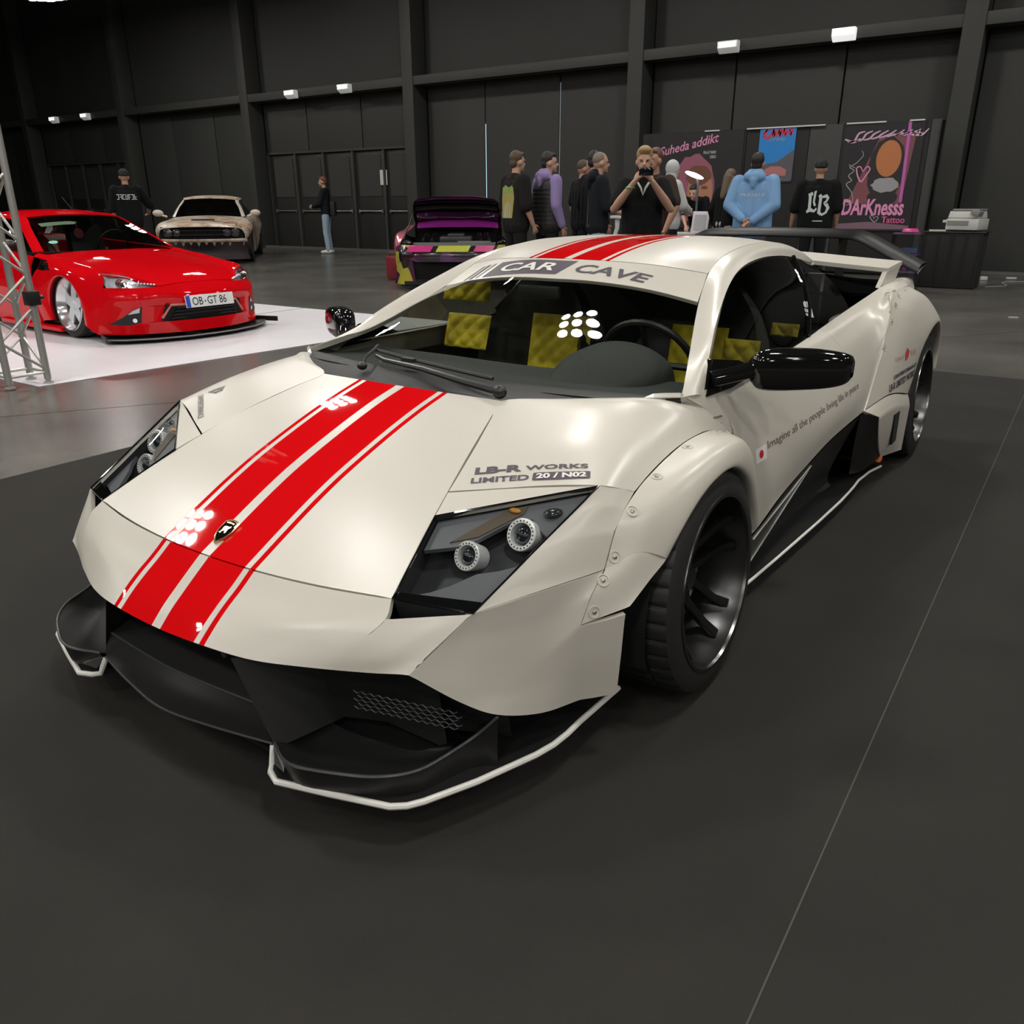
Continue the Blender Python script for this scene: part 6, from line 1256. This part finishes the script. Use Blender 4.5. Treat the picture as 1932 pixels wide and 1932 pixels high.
# grey-haired man reaching out
P, G_ = person('grey-haired man in dark hooded jacket and light jeans, arm held out to the right', (-3.58,7.75,0), R_(-46), 1.81, navy, jean, hair_g, arms={-1:((-.26,.08,1.18),(-.17,.34,1.16),(.2,0,1),.5), 1:((.25,.05,1.17),(.19,.28,1.08),(-.5,0,.6),.6)}, sleeve='elbow', hood='down', loose=1.2, hair_style='buzz')
print_on(P, G_, 'back_print', poly_bm([[(-.015,-.28),(.02,-.28),(.02,.10),(-.015,.10)]]), mat('print_pale', (.40,.40,.36), .6), -.02, 1.2)
# photographer facing the camera with a telephone
ph = (-1.98,5.72,0); ang = math.atan2(1.654-ph[0], -(-1.769-ph[1])) 
P, G_ = person('fair-haired young man in black polo photographing with his telephone, facing the camera', ph, math.pi+R_(26), 1.70, blk_t, dark_j, hair_bl, arms={1:((.275,.14,1.235),(.085,.30,1.475),(-.6,.2,.5),.75), -1:((-.275,.14,1.235),(-.085,.30,1.475),(.6,.2,.5),.75)}, sleeve='short', hair_style='quiff', loose=1.1, vox=.007, head_pitch=-.05)
tag(MB().box((0,0,0), (.128,.010,.068)).box((.040,.006,.012), (.03,.006,.036)).build('telephone', gloss_black, None, bevel=.003), 'black telephone held sideways by the fair-haired young man', 'telephone')
t_ = bpy.data.objects['telephone']; kk = 1.70/1.80; f_ = rotz(math.pi+R_(26)) @ Vector((-.02*kk,.375*kk,1.565*kk)); t_.location = Vector(ph)+f_; t_.rotation_euler = (0,0,math.pi+R_(26))
MB().tube([Vector((.085,.30,1.475))*.80+Vector((.275,.14,1.235))*.20+rotz(k*.52) @ Vector((.036,0,0)) for k in range(12)], .009, 6, closed=True).build('wristband', mat('green_band', (.16,.50,.10), .5), P)
MB().tube([(-.055,.075,1.475),(-.02,.105,1.42),(.0,.112,1.36),(.02,.105,1.42),(.055,.075,1.475)], .011, 6).build('collar', mat('pale_collar', (.50,.52,.45), .6), P)
person('man in dark brown t-shirt standing behind the photographer, hand at his side', (-2.35,6.75,0), R_(170), 1.76, K('brown_cotton', (.045,.028,.022)), dark_j, mat('hair_auburn', (.10,.04,.022), .6), arms={-1:((-.30,.02,1.20),(-.24,.10,.97),(1,.2,0),.7), 1:((.30,-.02,1.2),(.24,.10,.97),(-1,.2,0),.7)}, sleeve='short', skin=skin_t)
# white hooded visitor, woman, blue hoodie, capped man
person('visitor in white hoodie with the hood up, facing the portrait banner', (-3.75,10.3,0), R_(-40), 1.80, K('white_fleece', (.52,.52,.52)), dark_j, None, sleeve='long', hood='up', loose=1.7, arms={1:((.23,.10,1.18),(.12,.27,1.1),(-1,0,0),.6), -1:((-.23,.10,1.18),(-.12,.27,1.1),(1,0,0),.6)})
person('woman with long hair in black top and pale trousers, left of the blue hoodie', (-3.25,11.2,0), R_(-25), 1.72, blk_t, K('pale_linen', (.42,.40,.42)), mat('hair_ash', (.12,.085,.05), .6), sleeve='long', hair_style='long', lean=.12, build=.92)
blue = K('sky_blue_fleece', (.19,.34,.56))
P, G_ = person('man in sky-blue hoodie, hands clasped behind his back, facing the booth', (-1.98,8.85,0), R_(4), 1.80, blue, jean_b, hair_d, arms={1:((.275,-.10,1.19),(.055,-.235,1.00),(0,-1,0),.9), -1:((-.275,-.10,1.19),(-.055,-.225,1.02),(0,-1,0),.9)}, sleeve='long', hood='down', loose=1.9, build=1.12, head_pitch=.25)
print_on(P, G_, 'back_lettering', poly_bm([[(a_-.15,b_) for a_,b_ in q] for q in glyphs(11,.31,.040,8)]), mat('print_pale_blue', (.45,.57,.62), .6), 0, 1.285)
P, G_ = person('man in black cap and black t-shirt with white gothic letters on the back', (-1.62,10.35,0), R_(14), 1.77, blk_t, dark_j, mat('cap_black', (.010,.010,.010), .8), arms={1:((.27,-.02,1.18),(.28,.08,.95),(-1,0,0),.6), -1:((-.28,.0,1.18),(-.31,.08,.95),(1,0,0),.6)}, sleeve='elbow', hair_style='cap', loose=1.7, build=1.1, skin=skin_t)
def gothic(sx_=1.0):
    Lp = [(-.150,.13),(-.10,.155),(-.085,.12),(-.105,.10),(-.10,-.05),(-.055,-.075),(-.03,-.045),(-.02,-.075),(-.05,-.11),(-.11,-.10),(-.145,-.12),(-.155,-.09),(-.135,-.06),(-.14,.08)]
    L2 = [(-.075,.16),(-.045,.17),(-.055,.03),(-.035,-.02),(-.06,-.03),(-.08,.02)]
    B1 = [(-.02,.10),(.01,.13),(.035,.10),(.03,-.10),(.055,-.125),(.03,-.15),(-.01,-.12),(-.005,.08)]
    B2 = [(.03,.10),(.09,.125),(.125,.08),(.10,.02),(.06,.0),(.06,.025),(.085,.045),(.09,.08),(.04,.075)]
    B3 = [(.06,.0),(.11,.01),(.14,-.05),(.11,-.12),(.055,-.155),(.03,-.14),(.09,-.10),(.10,-.05),(.075,-.02)]
    return [Lp,L2,B1,B2,B3]
print_on(P, G_, 'back_lettering', poly_bm(gothic()), mat('print_silver', (.55,.62,.60), .6), .03, 1.22); print_on(P, G_, 'back_lettering', poly_bm([[(-.07,-.006),(.06,-.006),(.06,.006),(-.07,.006)]]), mat('print_silver', (.55,.62,.60), .6), .04, 1.00)
# the tattooist bending over the table
person('dark-haired tattooist in black bending over the booth table', (-4.35,12.98,0), R_(185), 1.72, blk_t, dark_j, hair_d, arms={1:((.22,.34,1.06),(.10,.54,.90),(0,0,-1),.5), -1:((-.22,.34,1.06),(-.10,.54,.90),(0,0,-1),.5)}, sleeve='short', lean=.75, head_pitch=-.3)
# man walking by the doors
P, G_ = person('young man in dark jumper, light jeans and white trainers by the doors', (-15.15,14.2,0), R_(122), 1.90, navy, K('pale_denim', (.30,.40,.48)), mat('hair_redbrown', (.14,.045,.022), .6), shoes=white_sh, arms={1:((.21,.10,1.17),(.08,.30,1.10),(-1,0,.3),.7), -1:((-.21,.10,1.17),(-.08,.30,1.10),(1,0,.3),.7)}, sleeve='long', group='visitors at the car show', build=.92)
MB().box((-.02,-.19,1.06), (.24,.12,.34)).build('shoulder_bag', mat('bag_black', (.010,.010,.010), .7), P, bevel=.03)
# man beyond the red coupe
P, G_ = person('man in black cap and black t-shirt with pale lettering, standing beyond the red coupe', (-12.3,6.9,0), R_(56), 1.80, blk_t, dark_j, mat('cap_black', (.010,.010,.010), .8), arms={1:((.34,.10,1.22),(.30,.30,1.10),(-.3,0,.7),.6), -1:((-.25,.0,1.17),(-.24,.09,.96),(1,0,0),.6)}, sleeve='elbow', hair_style='cap', loose=1.4, skin=skin_t)
print_on(P, G_, 'back_lettering', poly_bm([[(a_-.16,b_) for a_,b_ in q] for q in glyphs(7,.32,.085,9)]), mat('print_silver', (.55,.62,.60), .6), 0, 1.30)
